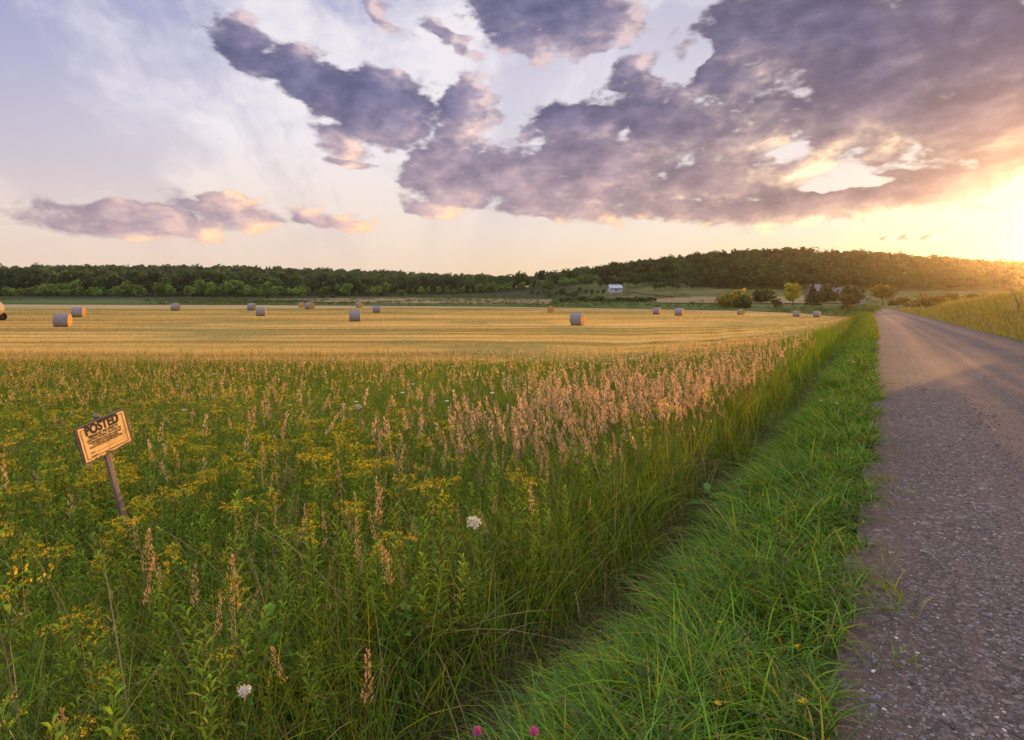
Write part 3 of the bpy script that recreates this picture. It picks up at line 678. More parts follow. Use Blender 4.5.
# picture place of the foot, picture height, heading of the axis (degrees from the view's right), label
BALES = [(62.5, 327.3, 13, 17, 'largest hay bale at the left of the field, orange sunlit end facing right'),
 (78.5, 317.5, 9.6, 20, 'hay bale just behind the largest one on the left, with a sunlit end'),
 (175.5, 311.0, 7.2, 15, 'small hay bale alone in front of the left wood, sunlit sliver on its right'),
 (251.5, 310.6, 7.0, 12, 'small hay bale just behind and left of a larger grey one'),
 (260.8, 316.3, 8.6, 3, 'grey hay bale seen side-on just in front of a smaller bale'),
 (301.5, 306.5, 5.4, 75, 'dull little hay bale at the far edge, left of the bright-ended bale'),
 (309.5, 309.6, 7.0, 42, 'far hay bale whose round orange end faces the road'),
 (311.5, 305.6, 4.8, 30, 'tiny pale hay bale half hidden behind the bright-ended far bale'),
 (355.0, 321.8, 11.0, 1, 'grey hay bale seen side-on in mid field with no end showing'),
 (359.3, 307.6, 5.6, 60, 'small round-looking far hay bale near the dry meadow with its end to the right'),
 (376.3, 313.0, 7.0, 1, 'grey hay bale just behind and right of the mid-field side-on bale'),
 (550.5, 312.8, 6.2, 88, 'small dark hay bale seen end-on left of the centre bale'),
 (577.6, 325.8, 12.2, 22, 'large grey hay bale alone at the centre of the field'),
 (657.0, 314.8, 6.8, 18, 'hay bale left of a near twin, before the hedge end, lilac side to the view'),
 (679.2, 316.0, 7.4, 17, 'hay bale right of its twin before the bare field'),
 (741.0, 315.2, 5.6, 60, 'tiny pale hay bale in front of the olive bushes at the field corner'),
 (796.5, 317.0, 5.6, 20, 'little hay bale below the yellow tree, the left one of the last pair'),
 (817.0, 317.6, 6.0, 15, 'little hay bale nearest the road, the right one of the last pair')]
for i, (px, py, ph, ang, lab) in enumerate(BALES):
    d = 1.5*F/ph
    gp = G(px, py)
    d = min(gp[1], 178) if gp[1] < 400 else d
    p = at(px, d)
    side, ends = BM[i % 3]; s = np.clip(ph*d/F/1.42, .62, 1.25)
    e = thing('hay_bale', lab, 'hay bale', (p[0], p[1], p[2]+.03+.70*s), 'round hay bales in the mown field')
    # the axis lies ANG degrees off the line across the view at that spot, its right end swung toward the camera
    va = math.atan2(p[0], p[1]); e.rotation_euler = (0, 0, -va-R(ang)); e.scale = (s, s, s)
    link('bale_side', side, e)
    for m_ in ends: link('bale_end', m_, e)

# ------------------------------------------------------------------ buildings and the machine
def box(x0, x1, y0, y1, z0, z1):
    V = np.array([(x, y, z) for z in (z0, z1) for y in (y0, y1) for x in (x0, x1)], float)
    return V, np.array([[0, 2, 3, 1], [4, 5, 7, 6], [0, 1, 5, 4], [2, 6, 7, 3], [0, 4, 6, 2], [1, 3, 7, 5]])
def simple(name, col, rough=.7, var=.25, scale=3.0):
    m, t, o = mat(name); P = t.n('ShaderNodeTexCoord').outputs['Object']; n = t.noise(P, scale, 5, .65)
    principled(t, o, t.mix(n, tuple(np.array(col)*(1-var)), tuple(np.array(col)*(1+var))), rough, .3, bump(t, n, .3, .02)); return m
m_white = simple('white_painted_boards', (.38, .41, .48), .6, .08)
m_roofg = simple('grey_roofing', (.13, .12, .14), .6, .2)
m_glass = simple('dark_window_glass', (.03, .035, .05), .15, .2)
m_barn = simple('weathered_boards', (.16, .12, .10), .9, .3)
m_pale = simple('pale_boards', (.28, .25, .22), .8, .2)
def house(name, label, px, depth, w, dpt, hw, hr, yaw, mw, mr, cat, windows=True, lift=0):
    p = at(px, depth); e = thing(name, label, cat, (p[0], p[1], p[2]+lift)); e.rotation_euler = (0, 0, yaw)
    # wall with gables
    V = np.array([(-w/2, -dpt/2, -1.5), (w/2, -dpt/2, -1.5), (w/2, dpt/2, -1.5), (-w/2, dpt/2, -1.5), (-w/2, -dpt/2, hw), (w/2, -dpt/2, hw), (w/2, dpt/2, hw), (-w/2, dpt/2, hw), (-w/2, 0, hw+hr), (w/2, 0, hw+hr)], float)
    link('wall', mesh_np('wall', V, [np.array([[0, 1, 5, 4], [2, 3, 7, 6]]), np.array([[1, 2, 6, 9, 5], [3, 0, 4, 8, 7]])], mat=mw), e)
    ov = .35; sl = hr/(dpt/2); th = .16; parts = []
    for sg in (-1, 1):
        a = (sg*(dpt/2+ov), hw-ov*sl+.03); b = (0, hw+hr+.03)
        V = np.array([(x, y, z+dz) for dz in (0, th) for (y, z) in (a, b) for x in (-w/2-ov, w/2+ov)], float)
        parts.append((V, np.array([[0, 2, 3, 1], [4, 5, 7, 6], [0, 1, 5, 4], [2, 6, 7, 3], [0, 4, 6, 2], [1, 3, 7, 5]])))
    V, Q = join(parts); r = link('roof', mesh_np('roof', V, [Q], mat=mr), e)
    if windows:
        for x in np.linspace(-w/2+1.2, w/2-1.2, 4):
            if abs(x) < .2: continue
            V, Q = box(x-.5, x+.5, -dpt/2-.06, -dpt/2+.02, .9, 2.3); f = link('window', mesh_np('window', V, [Q], mat=m_white), e)
            V, Q = box(x-.38, x+.38, -dpt/2-.09, -dpt/2-.055, 1.02, 2.18); link('pane', mesh_np('pane', V, [Q], mat=m_glass), f)
        V, Q = box(-.5, .5, -dpt/2-.06, -dpt/2+.02, -.1, 2.1); link('door', mesh_np('door', V, [Q], mat=m_barn), e)
        V, Q = box(1.6, 2.3, .2, .9, hw+hr*.4, hw+hr+1.0); link('chimney', mesh_np('chimney', V, [Q], mat=m_barn), r)
    return e
house('farmhouse', 'white farmhouse below the trees on the slope at the left foot of the hill', 615, 395, 8.2, 5.6, 2.3, 2.0, R(8), m_white, simple('pale_metal_roof', (.36, .39, .47), .5, .1), 'house', lift=.6)
house('barn', 'grey-roofed barn half hidden behind the cone-shaped evergreen', 815, 250, 5.4, 6.0, 2.6, 3.2, R(20), m_barn, m_roofg, 'barn', False, lift=1.2)
house('barn', 'smaller grey-roofed barn between two dusky bushes', 836, 255, 4.0, 5.0, 2.0, 2.4, R(-25), m_barn, m_roofg, 'barn', False, lift=1.0)
house('shed', 'small pale shed left of the round olive tree', 861, 215, 1.9, 2.2, 2.0, .9, R(10), m_pale, m_roofg, 'shed', False, lift=.2)

# round baler at the field's left end
m_mach = simple('faded_cream_paint', (.34, .27, .17), .5, .15); m_tyre = simple('black_rubber', (.02, .02, .02), .8, .3); m_red = simple('faded_orange_steel', (.22, .06, .025), .5, .2); m_mg = simple('dull_green_paint', (.05, .13, .05), .5, .2)
p = at(-5.5, 84); e = thing('baler', 'pale farm baler with dark wheel at the left end of the hay field', 'farm machine', p); e.rotation_euler = (0, 0, R(12))
th = np.linspace(0, 2*np.pi, 33)[:-1]
def prism(prof, y0, y1):      # profile in x,z extruded along y
    n = len(prof); V = np.array([(x, y0, z) for x, z in prof]+[(x, y1, z) for x, z in prof], float); i = np.arange(n); j = (i+1) % n
    return V, [np.stack([i, j, j+n, i+n], 1), np.array([np.arange(n)[::-1], np.arange(n)+n])]
prof = [(-.15+.98*math.cos(a)*(1 if math.cos(a) > 0 else 1.15), 1.70+1.05*math.sin(a)) for a in th]
V, Q = prism(prof, -.75, .75); link('housing', mesh_np('housing', V, Q, mat=m_mach), e)
V, Q = prism([(-2.6, .75), (-.6, .65), (.55, .65), (.55, .85), (-.6, .9), (-2.6, .85)], -.12, .12); link('drawbar', mesh_np('drawbar', V, Q, mat=m_mg), e)
V, Q = prism([(-.15+.72*math.cos(a), 1.70+.78*math.sin(a)) for a in th], -.80, -.752); link('side_panel', mesh_np('side_panel', V, Q, mat=m_mg), e)
for yy in (-1.02, .80):
    w_ = link('wheel', mesh_np('wheel', *prism([(.45+.30*math.cos(a), .58+.30*math.sin(a)) for a in th], yy-.01, yy+.23), mat=m_red), e)
    V, Q = prism([(.45+.58*math.cos(a), .58+.58*math.sin(a)) for a in th], yy+.02, yy+.20); link('tyre', mesh_np('tyre', V, Q, mat=m_tyre), w_)

# ------------------------------------------------------------------ field-layer vegetation
m_grass = leaf_mat('grass_blades', .34, rough=.45)
m_straw = leaf_mat('dry_grass_heads', .45, rough=.6)
m_forb = leaf_mat('herb_leaves', .30, rough=.45)
m_petal = leaf_mat('flower_petals', .35, rough=.6)
def scatter(n, r0, r1, a0, a1, g, power=1.0):
    """area-uniform when power is 1"""
    u = g.uniform(0, 1, n); r = (r0**(1+power)+(r1**(1+power)-r0**(1+power))*u)**(1/(1+power))
    a = np.radians(g.uniform(a0, a1, n)); return r*np.sin(a), r*np.cos(a)
def zones(x, y):
    s = x*SR+y*CR; t = x*CR-y*SR; tt = t-(road_t0(s)+.12); n0, f0 = field_range(x, y)
    return s, t, tt, (y > n0) & (y < f0)
def vnoise(x, y, sc, seed):
    g = np.random.default_rng(seed); out = 0
    for k in range(5):
        a, p, q = g.uniform(0, 6.28), g.uniform(0, 6.28), g.uniform(.6, 1.7)/sc
        out = out+np.sin((x*np.cos(a)+y*np.sin(a))*q*3+p+1.5*np.sin((y*np.cos(a)-x*np.sin(a))*q*2+p*2))
    return out/5          # about -1 .. 1
def blades(P, h, w, az, lean, curve, segs, col, g):
    n = len(P); k = np.linspace(0, 1, segs+1)[None, :]
    h = h[:, None]; lean = np.broadcast_to(lean, n)[:, None]; curve = np.broadcast_to(curve, n)[:, None]
    zz = h*(k*(1-.42*curve*k*k)-.25*lean*lean*k); out = h*(lean*k+curve*.75*k*k)
    wa = az+np.pi/2+g.normal(0, .5, n)
    hw = .5*w[:, None]*np.where(k < .25, .65+1.4*k, 1.0-((k-.25)/.75)**1.7*.93)
    ctr = np.stack([P[:, 0:1]+out*np.cos(az)[:, None], P[:, 1:2]+out*np.sin(az)[:, None], P[:, 2:3]+zz], -1)
    wd = np.stack([np.cos(wa), np.sin(wa), np.zeros(n)], -1)[:, None, :]*hw[..., None]
    V = np.stack([ctr-wd, ctr+wd], 2).reshape(n, -1, 3)
    m = 2*(segs+1); i = np.arange(segs)*2
    q = np.stack([i, i+1, i+3, i+2], 1)
    Q = (np.arange(n)[:, None, None]*m+q[None]).reshape(-1, 4)
    return V.reshape(-1, 3), Q, np.repeat(col, m, 0)
class Bag:
    def __init__(s): s.V, s.Q, s.C, s.off = [], [], [], 0
    def add(s, V, Q, C): s.V.append(np.asarray(V, np.float32)); s.Q.append(np.asarray(Q)+s.off); s.C.append(np.asarray(C, np.float32)); s.off += len(V)
    def build(s, name, material, parent=None, **kw):
        return link(name, mesh_np(name, np.concatenate(s.V), [np.concatenate(s.Q)], np.concatenate(s.C), material), parent, **kw)
def stamp(bag, tpl, P, scale, rz, tilt, taz, cmul):
    """copies of a small template merged into the bag"""
    V, Q, C = tpl; n = len(P); c, s = np.cos(rz)[:, None], np.sin(rz)[:, None]
    x = (V[None, :, 0]*c-V[None, :, 1]*s); y = (V[None, :, 0]*s+V[None, :, 1]*c); z = np.broadcast_to(V[None, :, 2], x.shape)
    sh = tilt[:, None]*z*np.abs(z)**.3
    x = x+sh*np.cos(taz)[:, None]; y = y+sh*np.sin(taz)[:, None]
    o = np.stack([x, y, z], -1)*np.asarray(scale)[:, None, None]+P[:, None, :]
    q = (np.arange(n)[:, None, None]*len(V)+Q[None]).reshape(-1, 4)
    bag.add(o.reshape(-1, 3), q, (C[None]*cmul[:, None, :]).reshape(-1, 3))
G_LUSH = np.array([.115, .235, .007]); G_MEAD = np.array([.175, .225, .007]); G_YEL = np.array([.30, .27, .012]); G_DRY = np.array([.26, .20, .085]); G_BLUE = np.array([.075, .150, .026])
def pal(n, g, cols, wts, j=.42):
    c = np.array(cols)[g.choice(len(cols), n, p=np.array(wts)/np.sum(wts))]
    return c*g.uniform(1-j, 1+j, (n, 1))*g.uniform(.9, 1.1, (n, 3))
WIND = 2.6
def grow(name_bag, x, y, hm, hs, wm, segs, cols, wts, g, lean=(.05, .35), curve=(.1, .7), hmul=1.0, windy=.5):
    n = len(x); P = np.column_stack([x, y, H(x, y)-.02])
    h = np.clip(g.normal(hm, hs, n), hm*.35, hm*1.9)*hmul
    az = np.where(g.uniform(0, 1, n) < windy, g.normal(WIND, .8, n), g.uniform(0, 6.28, n))
    V, Q, C = blades(P, h, wm*g.uniform(.6, 1.4, n), az, g.uniform(*lean, n), g.uniform(*curve, n), segs, pal(n, g, cols, wts), g)
    name_bag.add(V, Q, C)
def clumpy(x, y, g, per, spread):
    x = np.repeat(x, per)+g.normal(0, spread, len(x)*per); y = np.repeat(y, per)+g.normal(0, spread, len(y)*per); return x, y
def clear_sign(x, y):      # plants do not stand between the viewer and the notice board
    px = CX+F*x/np.maximum(y, .1); return ~((y < 4.72) & (y > 4.40) & (px > 72) & (px < 132))
gg = np.random.default_rng(21)
gr = Bag()
# A verge: lush arching grass
x, y = scatter(17000, 1.5, 40, -34, 44, gg, .28); s, t, tt, _ = zones(x, y)
k = (tt < -.06) & (tt > -1.66) & (gg.uniform(0, 1, len(x)) < np.clip((-tt)/.22, .3, 1)); x, y = x[k], y[k]
x, y = clumpy(x, y, gg, 30, .085); s, t, tt, _ = zones(x, y); k = tt < -.05; x, y, tt = x[k], y[k], tt[k]
hm = (1+.40*vnoise(x, y, .7, 31))*np.interp(-tt, [0, .25, .6, 1.3, 1.7], [.35, .6, 1.0, .9, .5]); dd = np.hypot(x, y)
for lo, hi, sg in ((0, 7, 6), (7, 16, 4), (16, 60, 2)):
    k = (dd >= lo) & (dd < hi)
    if k.any(): grow(gr, x[k], y[k], .30, .10, .0092*(1+np.clip(dd[k]-4, 0, 30)*.05), sg, [G_LUSH*.8, G_LUSH*1.35, G_BLUE, G_BLUE*1.5, G_YEL, G_DRY], [4, 3, 2, 1.5, 1.4, .5], gg, (.05, .6), (.35, 1.5), hm[k], .12)
# sparse tussocks creeping onto the gravel
x, y = scatter(2200, 1.7, 30, -5, 44, gg, .3); s, t, tt, _ = zones(x, y)
k = (tt < .22) & (tt > -.25) & (vnoise(x, y, .9, 3) > -.1); x, y = clumpy(x[k], y[k], gg, 16, .05)
grow(gr, x, y, .13, .05, .005, 4, [G_LUSH, G_MEAD, G_YEL, G_DRY], [3, 2, 2, 1], gg, (.2, .7), (.4, 1.2))
# B ditch: sparse dead grass and dark tussocks
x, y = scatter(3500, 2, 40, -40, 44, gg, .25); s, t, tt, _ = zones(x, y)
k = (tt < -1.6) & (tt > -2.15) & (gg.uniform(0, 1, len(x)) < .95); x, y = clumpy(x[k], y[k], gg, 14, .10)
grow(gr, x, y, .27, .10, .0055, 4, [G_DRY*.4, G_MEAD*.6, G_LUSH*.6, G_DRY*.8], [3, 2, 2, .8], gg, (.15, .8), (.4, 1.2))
# dead thatch lying in the ditch and along the verge
x, y = scatter(60000, 1.8, 40, -40, 44, gg, .25); s, t, tt, _ = zones(x, y); k = (tt < -1.35) & (tt > -2.3); x, y = x[k], y[k]
x, y = clumpy(x, y, gg, 5, .08)
grow(gr, x, y, .22, .08, .006, 3, [(.15, .105, .05), (.09, .065, .032), (.24, .18, .09), (.07, .09, .02)], [3, 3, 1.5, 2], gg, (.8, 1.6), (.2, .9))
# far verge
x, y = scatter(30000, 34, 150, 24, 37, gg, .4); s, t, tt, _ = zones(x, y); k = (tt < -.05) & (tt > -2.6); x, y = clumpy(x[k], y[k], gg, 6, .12); k = zones(x, y)[2] < -.05; x, y = x[k], y[k]
grow(gr, x, y, .32, .1, .012+.0005*np.hypot(x, y), 2, [G_LUSH, G_MEAD, G_YEL, G_DRY], [3, 3, 2, .6], gg, (.05, .5), (.2, .9))
# C meadow: three belts of distance
def meadow_pts(n, r0, r1, power=1.0):
    x, y = scatter(n, r0, r1, -47, 44, gg, power); s, t, tt, inf = zones(x, y)
    k = (tt < -1.98) & ~inf & (s < 150); n0, _ = field_range(x, y); k &= (y < n0+2) | (tt > -14)
    return x[k], y[k]
def mheight(x, y):       # taller by the ditch and in patches, short at the hay field
    n0, _ = field_range(x, y); e = np.clip((n0-y)/14, 0, 1)
    return (.45+.55*e)*(1+.28*vnoise(x, y, 2.2, 7))
x, y = meadow_pts(3900, 1.9, 8.0); k = gg.uniform(0, 1, len(x)) < .62+.75*vnoise(x, y, .55, 61); x, y = x[k], y[k]; x, y = clumpy(x, y, gg, 30, .10); k = clear_sign(x, y) | (gg.uniform(0, 1, len(x)) < .6); x, y = x[k], y[k]
hm = mheight(x, y)*np.where(clear_sign(x, y), 1, .55)
grow(gr, x, y, .52, .16, .0058, 5, [G_MEAD, G_LUSH, G_BLUE, G_YEL, G_DRY*.8], [4, 4, 2, 2, .7], gg, (.03, .5), (.1, 1.1), hm)
x, y = meadow_pts(7600, 8.0, 18); k = gg.uniform(0, 1, len(x)) < .62+.75*vnoise(x, y, .9, 62); x, y = x[k], y[k]; x, y = clumpy(x, y, gg, 22, .14); hm = mheight(x, y)
grow(gr, x, y, .60, .17, .0085, 3, [G_MEAD, G_LUSH, G_YEL, G_DRY*.8], [4, 3.5, 2.2, .7], gg, (.03, .4), (.05, .8), hm)
x, y = meadow_pts(17000, 18, 46); x, y = clumpy(x, y, gg, 12, .22); hm = mheight(x, y)
n = vnoise(x, y, 5, 12)
grow(gr, x, y, .60, .18, .018, 2, [G_LUSH*1.1, G_MEAD, G_YEL], [4.5, 3, 1.6], gg, (.03, .3), (.05, .6), hm)
x, y = meadow_pts(16000, 46, 135, .4); x, y = clumpy(x, y, gg, 6, .35); k = zones(x, y)[2] < -.1; x, y = x[k], y[k]
grow(gr, x, y, .50, .15, .05, 1, [G_MEAD, G_YEL, G_DRY*.7], [3, 3, 1], gg, (.03, .3), (.05, .5))
# bent and broken dry stalks among the green
x, y = scatter(2600, 1.9, 14, -46, 36, gg, .8); s, t, tt, inf = zones(x, y); k = (tt < -2.1) & ~inf & clear_sign(x, y) & (vnoise(x, y, 1.0, 71) > -.15); x, y = x[k], y[k]
grow(gr, x, y, .85, .22, .0055, 7, [(.34, .25, .12), (.26, .17, .08), (.42, .31, .15)], [2, 2, 1], gg, (.1, .9), (.0, 1.3), 1.0, .4)
x, y = scatter(3000, 1.9, 10, -46, 36, gg, .6); s, t, tt, inf = zones(x, y); k = (tt < -2.1) & ~inf & (vnoise(x, y, .8, 72) > .1); x, y = clumpy(x[k], y[k], gg, 5, .06)
grow(gr, x, y, .42, .14, .010, 5, [(.30, .22, .10), (.20, .13, .06), (.24, .22, .08)], [2, 2, 1], gg, (.3, 1.1), (.4, 1.4), 1.0, .3)
# D far verge and the bank right of the road
x, y = scatter(30000, 14, 150, 20, 50, gg, .5); s, t, tt, _ = zones(x, y); k = (tt > RW+.05) & (tt < 30) & (s < 175); x, y = clumpy(x[k], y[k], gg, 6, .25)
k = zones(x, y)[2] > RW; x, y = x[k], y[k]
hm = np.clip((zones(x, y)[2]-RW)/1.2, .3, 1)*(1+.3*vnoise(x, y, 4, 5)); dd = np.hypot(x, y)
grow(gr, x, y, .60, .2, .010+.0006*dd, 2, [G_YEL*1.25, np.array([.42, .28, .04]), G_DRY*1.3], [2.5, 3, 2], gg, (.03, .4), (.1, .8), hm)  # golden palette puts the low sun's orange glow into the blades
# green regrowth straying into the cut hay
x, y = scatter(26000, 31, 90, -46, 34, gg, .3); inf = zones(x, y)[3]; n0, _ = field_range(x, y); e = y-n0
k = inf & (gg.uniform(0, 1, len(x)) < .8*np.exp(-e/2.2)+.10*np.clip(vnoise(x*.3, y, 3, 41)-.25, 0, 1)); x, y = clumpy(x[k], y[k], gg, 6, .2)
grow(gr, x, y, .22, .08, .02, 2, [G_MEAD, G_YEL, G_DRY], [2, 2, 1.5], gg, (.05, .5), (.05, .6))
gr.build('grass', m_grass, kind='stuff')

# stubble left standing in the hay field
x, y = scatter(520000, 30, 175, -46, 31, gg, .12); inf = zones(x, y)[3]; n0, _ = field_range(x, y)
row = (y-n0)*.9; k = inf & (gg.uniform(0, 1, len(x)) < .45+.35*np.sin(row*2*np.pi/2.3)+.35*vnoise(x*.25, y, 3, 9)); x, y = x[k], y[k]
sb = Bag(); dd = np.hypot(x, y)
P = np.column_stack([x, y, H(x, y)+.02]); n = len(x)
V, Q, C = blades(P, gg.uniform(.05, .14, n)*(.8+dd/250), .012+.0006*dd*gg.uniform(.6, 1.5, n), gg.uniform(0, 6.28, n), gg.uniform(0, .7, n), np.zeros(n), 1, pal(n, gg, [(.50, .34, .09), (.57, .41, .14), (.28, .24, .05), (.17, .20, .04)], [3, 3, 2.4, 1.8]), gg)
sb.add(V, Q, C); sb.build('stubble', m_straw, kind='stuff')

# ------------------------------------------------------------------ grasses in seed
def strip(p0, p1, w, g):
    p0, p1 = np.array(p0, float), np.array(p1, float); d = p1-p0; a = np.cross(d, g.normal(size=3)); a /= np.linalg.norm(a)+1e-9
    return np.array([p0-a*w*.5, p0+a*w*.5, p1+a*w*.3, p1-a*w*.3]), np.array([[0, 1, 2, 3]])
def lens(p, d, l, w, g):
    d = np.array(d, float); d /= np.linalg.norm(d); a = np.cross(d, g.normal(size=3)); a /= np.linalg.norm(a)+1e-9
    m = np.array(p)+d*l*.5; return np.array([p, m+a*w*.5, np.array(p)+d*l, m-a*w*.5]), np.array([[0, 1, 2, 3]])
def panicle(seed, nsp, spread, size, hc=(.60, .41, .235), top=.27, fat=1.0):
    """stalk of height 1 with a plume over its upper part"""
    g = np.random.default_rng(seed); parts, cols = [], []
    def put(vq, c): parts.append(vq); cols.append(np.tile(c, (4, 1)))
    st = np.array([.20, .17, .07]); pts = [np.array([.03*math.sin(z*2+seed), .03*math.cos(z*2.3+seed)-.03, z]) for z in np.linspace(0, 1, 6)]
    for a, b in zip(pts[:-1], pts[1:]):
        for _ in range(2): put(strip(a, b, .0042, g), st)
    for i in range(nsp):
        k = g.uniform(0, 1); z = 1-top+top*k; env = spread*(.35+.65*math.sin(math.pi*min(1, (k*.8+.18))))*(1-.6*k)
        a = g.uniform(0, 6.28); r = env*g.uniform(.1, 1); c0 = np.array([np.interp(z, np.linspace(0, 1, 6), [q[0] for q in pts])+r*math.cos(a), np.interp(z, np.linspace(0, 1, 6), [q[1] for q in pts])+r*math.sin(a), z-r*.3])
        put(lens(c0, (math.cos(a)*.5, math.sin(a)*.5, 1.0), size*g.uniform(.7, 1.3), size*.32*fat, g), np.array(hc)*g.uniform(.75, 1.25)*np.array([1, g.uniform(.9, 1.1), g.uniform(.85, 1.15)]))
    for i in range(2):     # leaves on the stalk
        z = g.uniform(.2, .5); a = g.uniform(0, 6.28); l = g.uniform(.18, .3); q0 = np.array([0, 0, z]); q1 = q0+np.array([math.cos(a)*l*.5, math.sin(a)*l*.5, l*.6]); q2 = q1+np.array([math.cos(a)*l*.5, math.sin(a)*l*.5, -l*.1])
        put(strip(q0, q1, .009, g), np.array([.13, .14, .04])); put(strip(q1, q2, .008, g), np.array([.15, .14, .05]))
    V, Q = join(parts); return V, Q, np.concatenate(cols)
PAN_N = [panicle(k, 90, .026, .018) for k in range(4)]+[panicle(10+k, 60, .010, .017, (.50, .36, .21), .2) for k in range(2)]
PAN_M = [panicle(20+k, 34, .032, .045, fat=1.2) for k in range(4)]
PAN_F = [panicle(30+k, 22, .032, .048, fat=1.2) for k in range(3)]
def blob(px, py, cx, cy, rx, ry, rot=0):
    c, s = math.cos(R(rot)), math.sin(R(rot)); u, v = (px-cx)*c+(py-cy)*s, -(px-cx)*s+(py-cy)*c; return np.exp(-.5*((u/rx)**2+(v/ry)**2))
def seen(x, y, h): return CX+F*x/np.maximum(y, .2), HY-F*(H(x, y)+h-CAMZ)/np.maximum(y, .2)
def reed_density(x, y):
    px, py = seen(x, y, .9)
    w = .78*blob(px, py, 660, 387, 115, 18, -9)+.40*blob(px, py, 540, 412, 60, 18, -8)+.55*blob(px, py, 770, 366, 45, 14, -15)+.7*blob(px, py, 375, 545, 32, 40)+.35*blob(px, py, 285, 470, 26, 30)+.6*blob(px, py, 232, 572, 18, 22)
    w = w+.22*blob(px, py, 600, 470, 70, 40)+.05*blob(px, py, 150, 430, 120, 50)+.16*blob(px, py, 430, 440, 60, 40)
    w = w+.04*((py > 348) & (py < 372) & (px < 470))+.008
    return w
rd = Bag()
x, y = scatter(30000, 2.4, 30, -46, 40, gg, .55); s, t, tt, inf = zones(x, y)
k = (tt < -2.3) & ~inf & (gg.uniform(0, 1, len(x)) < reed_density(x, y)*.8) & clear_sign(x, y); x, y = x[k], y[k]; dd = np.hypot(x, y)
PANEL = rng.permutation(len(x))
for lo, hi, T in ((0, 6.5, PAN_N), (6.5, 13, PAN_M), (13, 60, PAN_F)):
    kk = np.where((dd >= lo) & (dd < hi))[0]
    for j, tp in enumerate(T):
        q = kk[j::len(T)]; n = len(q)
        if n: stamp(rd, tp, np.column_stack([x[q], y[q], H(x[q], y[q])-.02]), gg.uniform(.45, 1.06, n)*(.82+.18*np.clip(dd[q]/8, 0, 1.2)), gg.uniform(0, 6.28, n), np.clip(gg.normal(.14, .15, n), 0, .6), gg.normal(WIND, 1.1, n), gg.uniform(.8, 1.2, (n, 1))*np.array([1, 1, 1.]))
# fine golden heads all along the border of the hay field
x, y = scatter(60000, 15, 46, -46, 36, gg, 1.0); s, t, tt, inf = zones(x, y); n0, _ = field_range(x, y); px = CX+F*x/y
k = (tt < -5) & ~inf & (y > n0-16) & (y < n0+1) & (gg.uniform(0, 1, len(x)) < np.interp(px, [0, 300, 520, 700], [.30, .22, .09, .12])*(1+.8*vnoise(x, y, 4, 15))); x, y = x[k], y[k]
for j, tp in enumerate([panicle(80+q, 9, .018, .07, (.58, .40, .13), .25, 1.3) for q in range(3)]):
    n = len(x[j::3]); stamp(rd, tp, np.column_stack([x[j::3], y[j::3], H(x[j::3], y[j::3])-.02]), gg.uniform(.5, .95, n), gg.uniform(0, 6.28, n), np.clip(gg.normal(.1, .12, n), 0, .5), gg.normal(WIND, 1, n), gg.uniform(.7, 1.3, (n, 1))*np.array([1, 1, 1.]))
rd.build('seed_grass', m_straw, kind='stuff')

# ------------------------------------------------------------------ leafy herbs and goldenrod
def leaf(p, a, l, w, rise, g):
    """two-quad lance leaf that arches out"""
    d = np.array([math.cos(a), math.sin(a), rise]); d /= np.linalg.norm(d); n = np.array([-math.sin(a), math.cos(a), 0]); p = np.array(p, float)
    m = p+d*l*.5; e = p+d*l+np.array([0, 0, -.22*l]); f = np.array([0, 0, w*.18])
    return np.array([p-n*w*.12, p+n*w*.12, m+n*w*.5+f, m-n*w*.5+f, e+n*w*.06, e-n*w*.06]), np.array([[0, 1, 2, 3], [3, 2, 4, 5]])
def herb(seed, h=1.0, nleaf=60, ll=.10, lw=.017, z0=.18, col=(.15, .25, .010)):
    g = np.random.default_rng(seed); P, C = [], []
    pts = [np.array([.02*math.sin(z*3+seed), .02*math.cos(z*2+seed)-.02, z*h]) for z in np.linspace(0, 1, 5)]
    for a, b in zip(pts[:-1], pts[1:]):
        for _ in range(2): P.append(strip(a, b, .006, g)); C.append(np.tile(np.array([.11, .12, .04]), (4, 1)))
    for i in range(nleaf):
        k = z0+(1-z0)*(i+g.uniform(0, 1))/nleaf; a = i*2.4+g.uniform(-.3, .3); l = ll*(1.15-.55*k)*g.uniform(.75, 1.2)
        b = np.array([np.interp(k, np.linspace(0, 1, 5), [q[0] for q in pts]), np.interp(k, np.linspace(0, 1, 5), [q[1] for q in pts]), k*h])
        P.append(leaf(b, a, l, lw*g.uniform(.8, 1.25), g.uniform(.15, .9)+.5*k, g)); C.append(np.tile(np.array(col)*g.uniform(.55, 1.45)*np.array([g.uniform(.9, 1.25), 1, 1]) if g.uniform() > (.16 if k < .5 else .03) else np.array((.20, .135, .05))*g.uniform(.6, 1.3), (6, 1)))
    V, Q = join(P); return V, Q, np.concatenate(C)
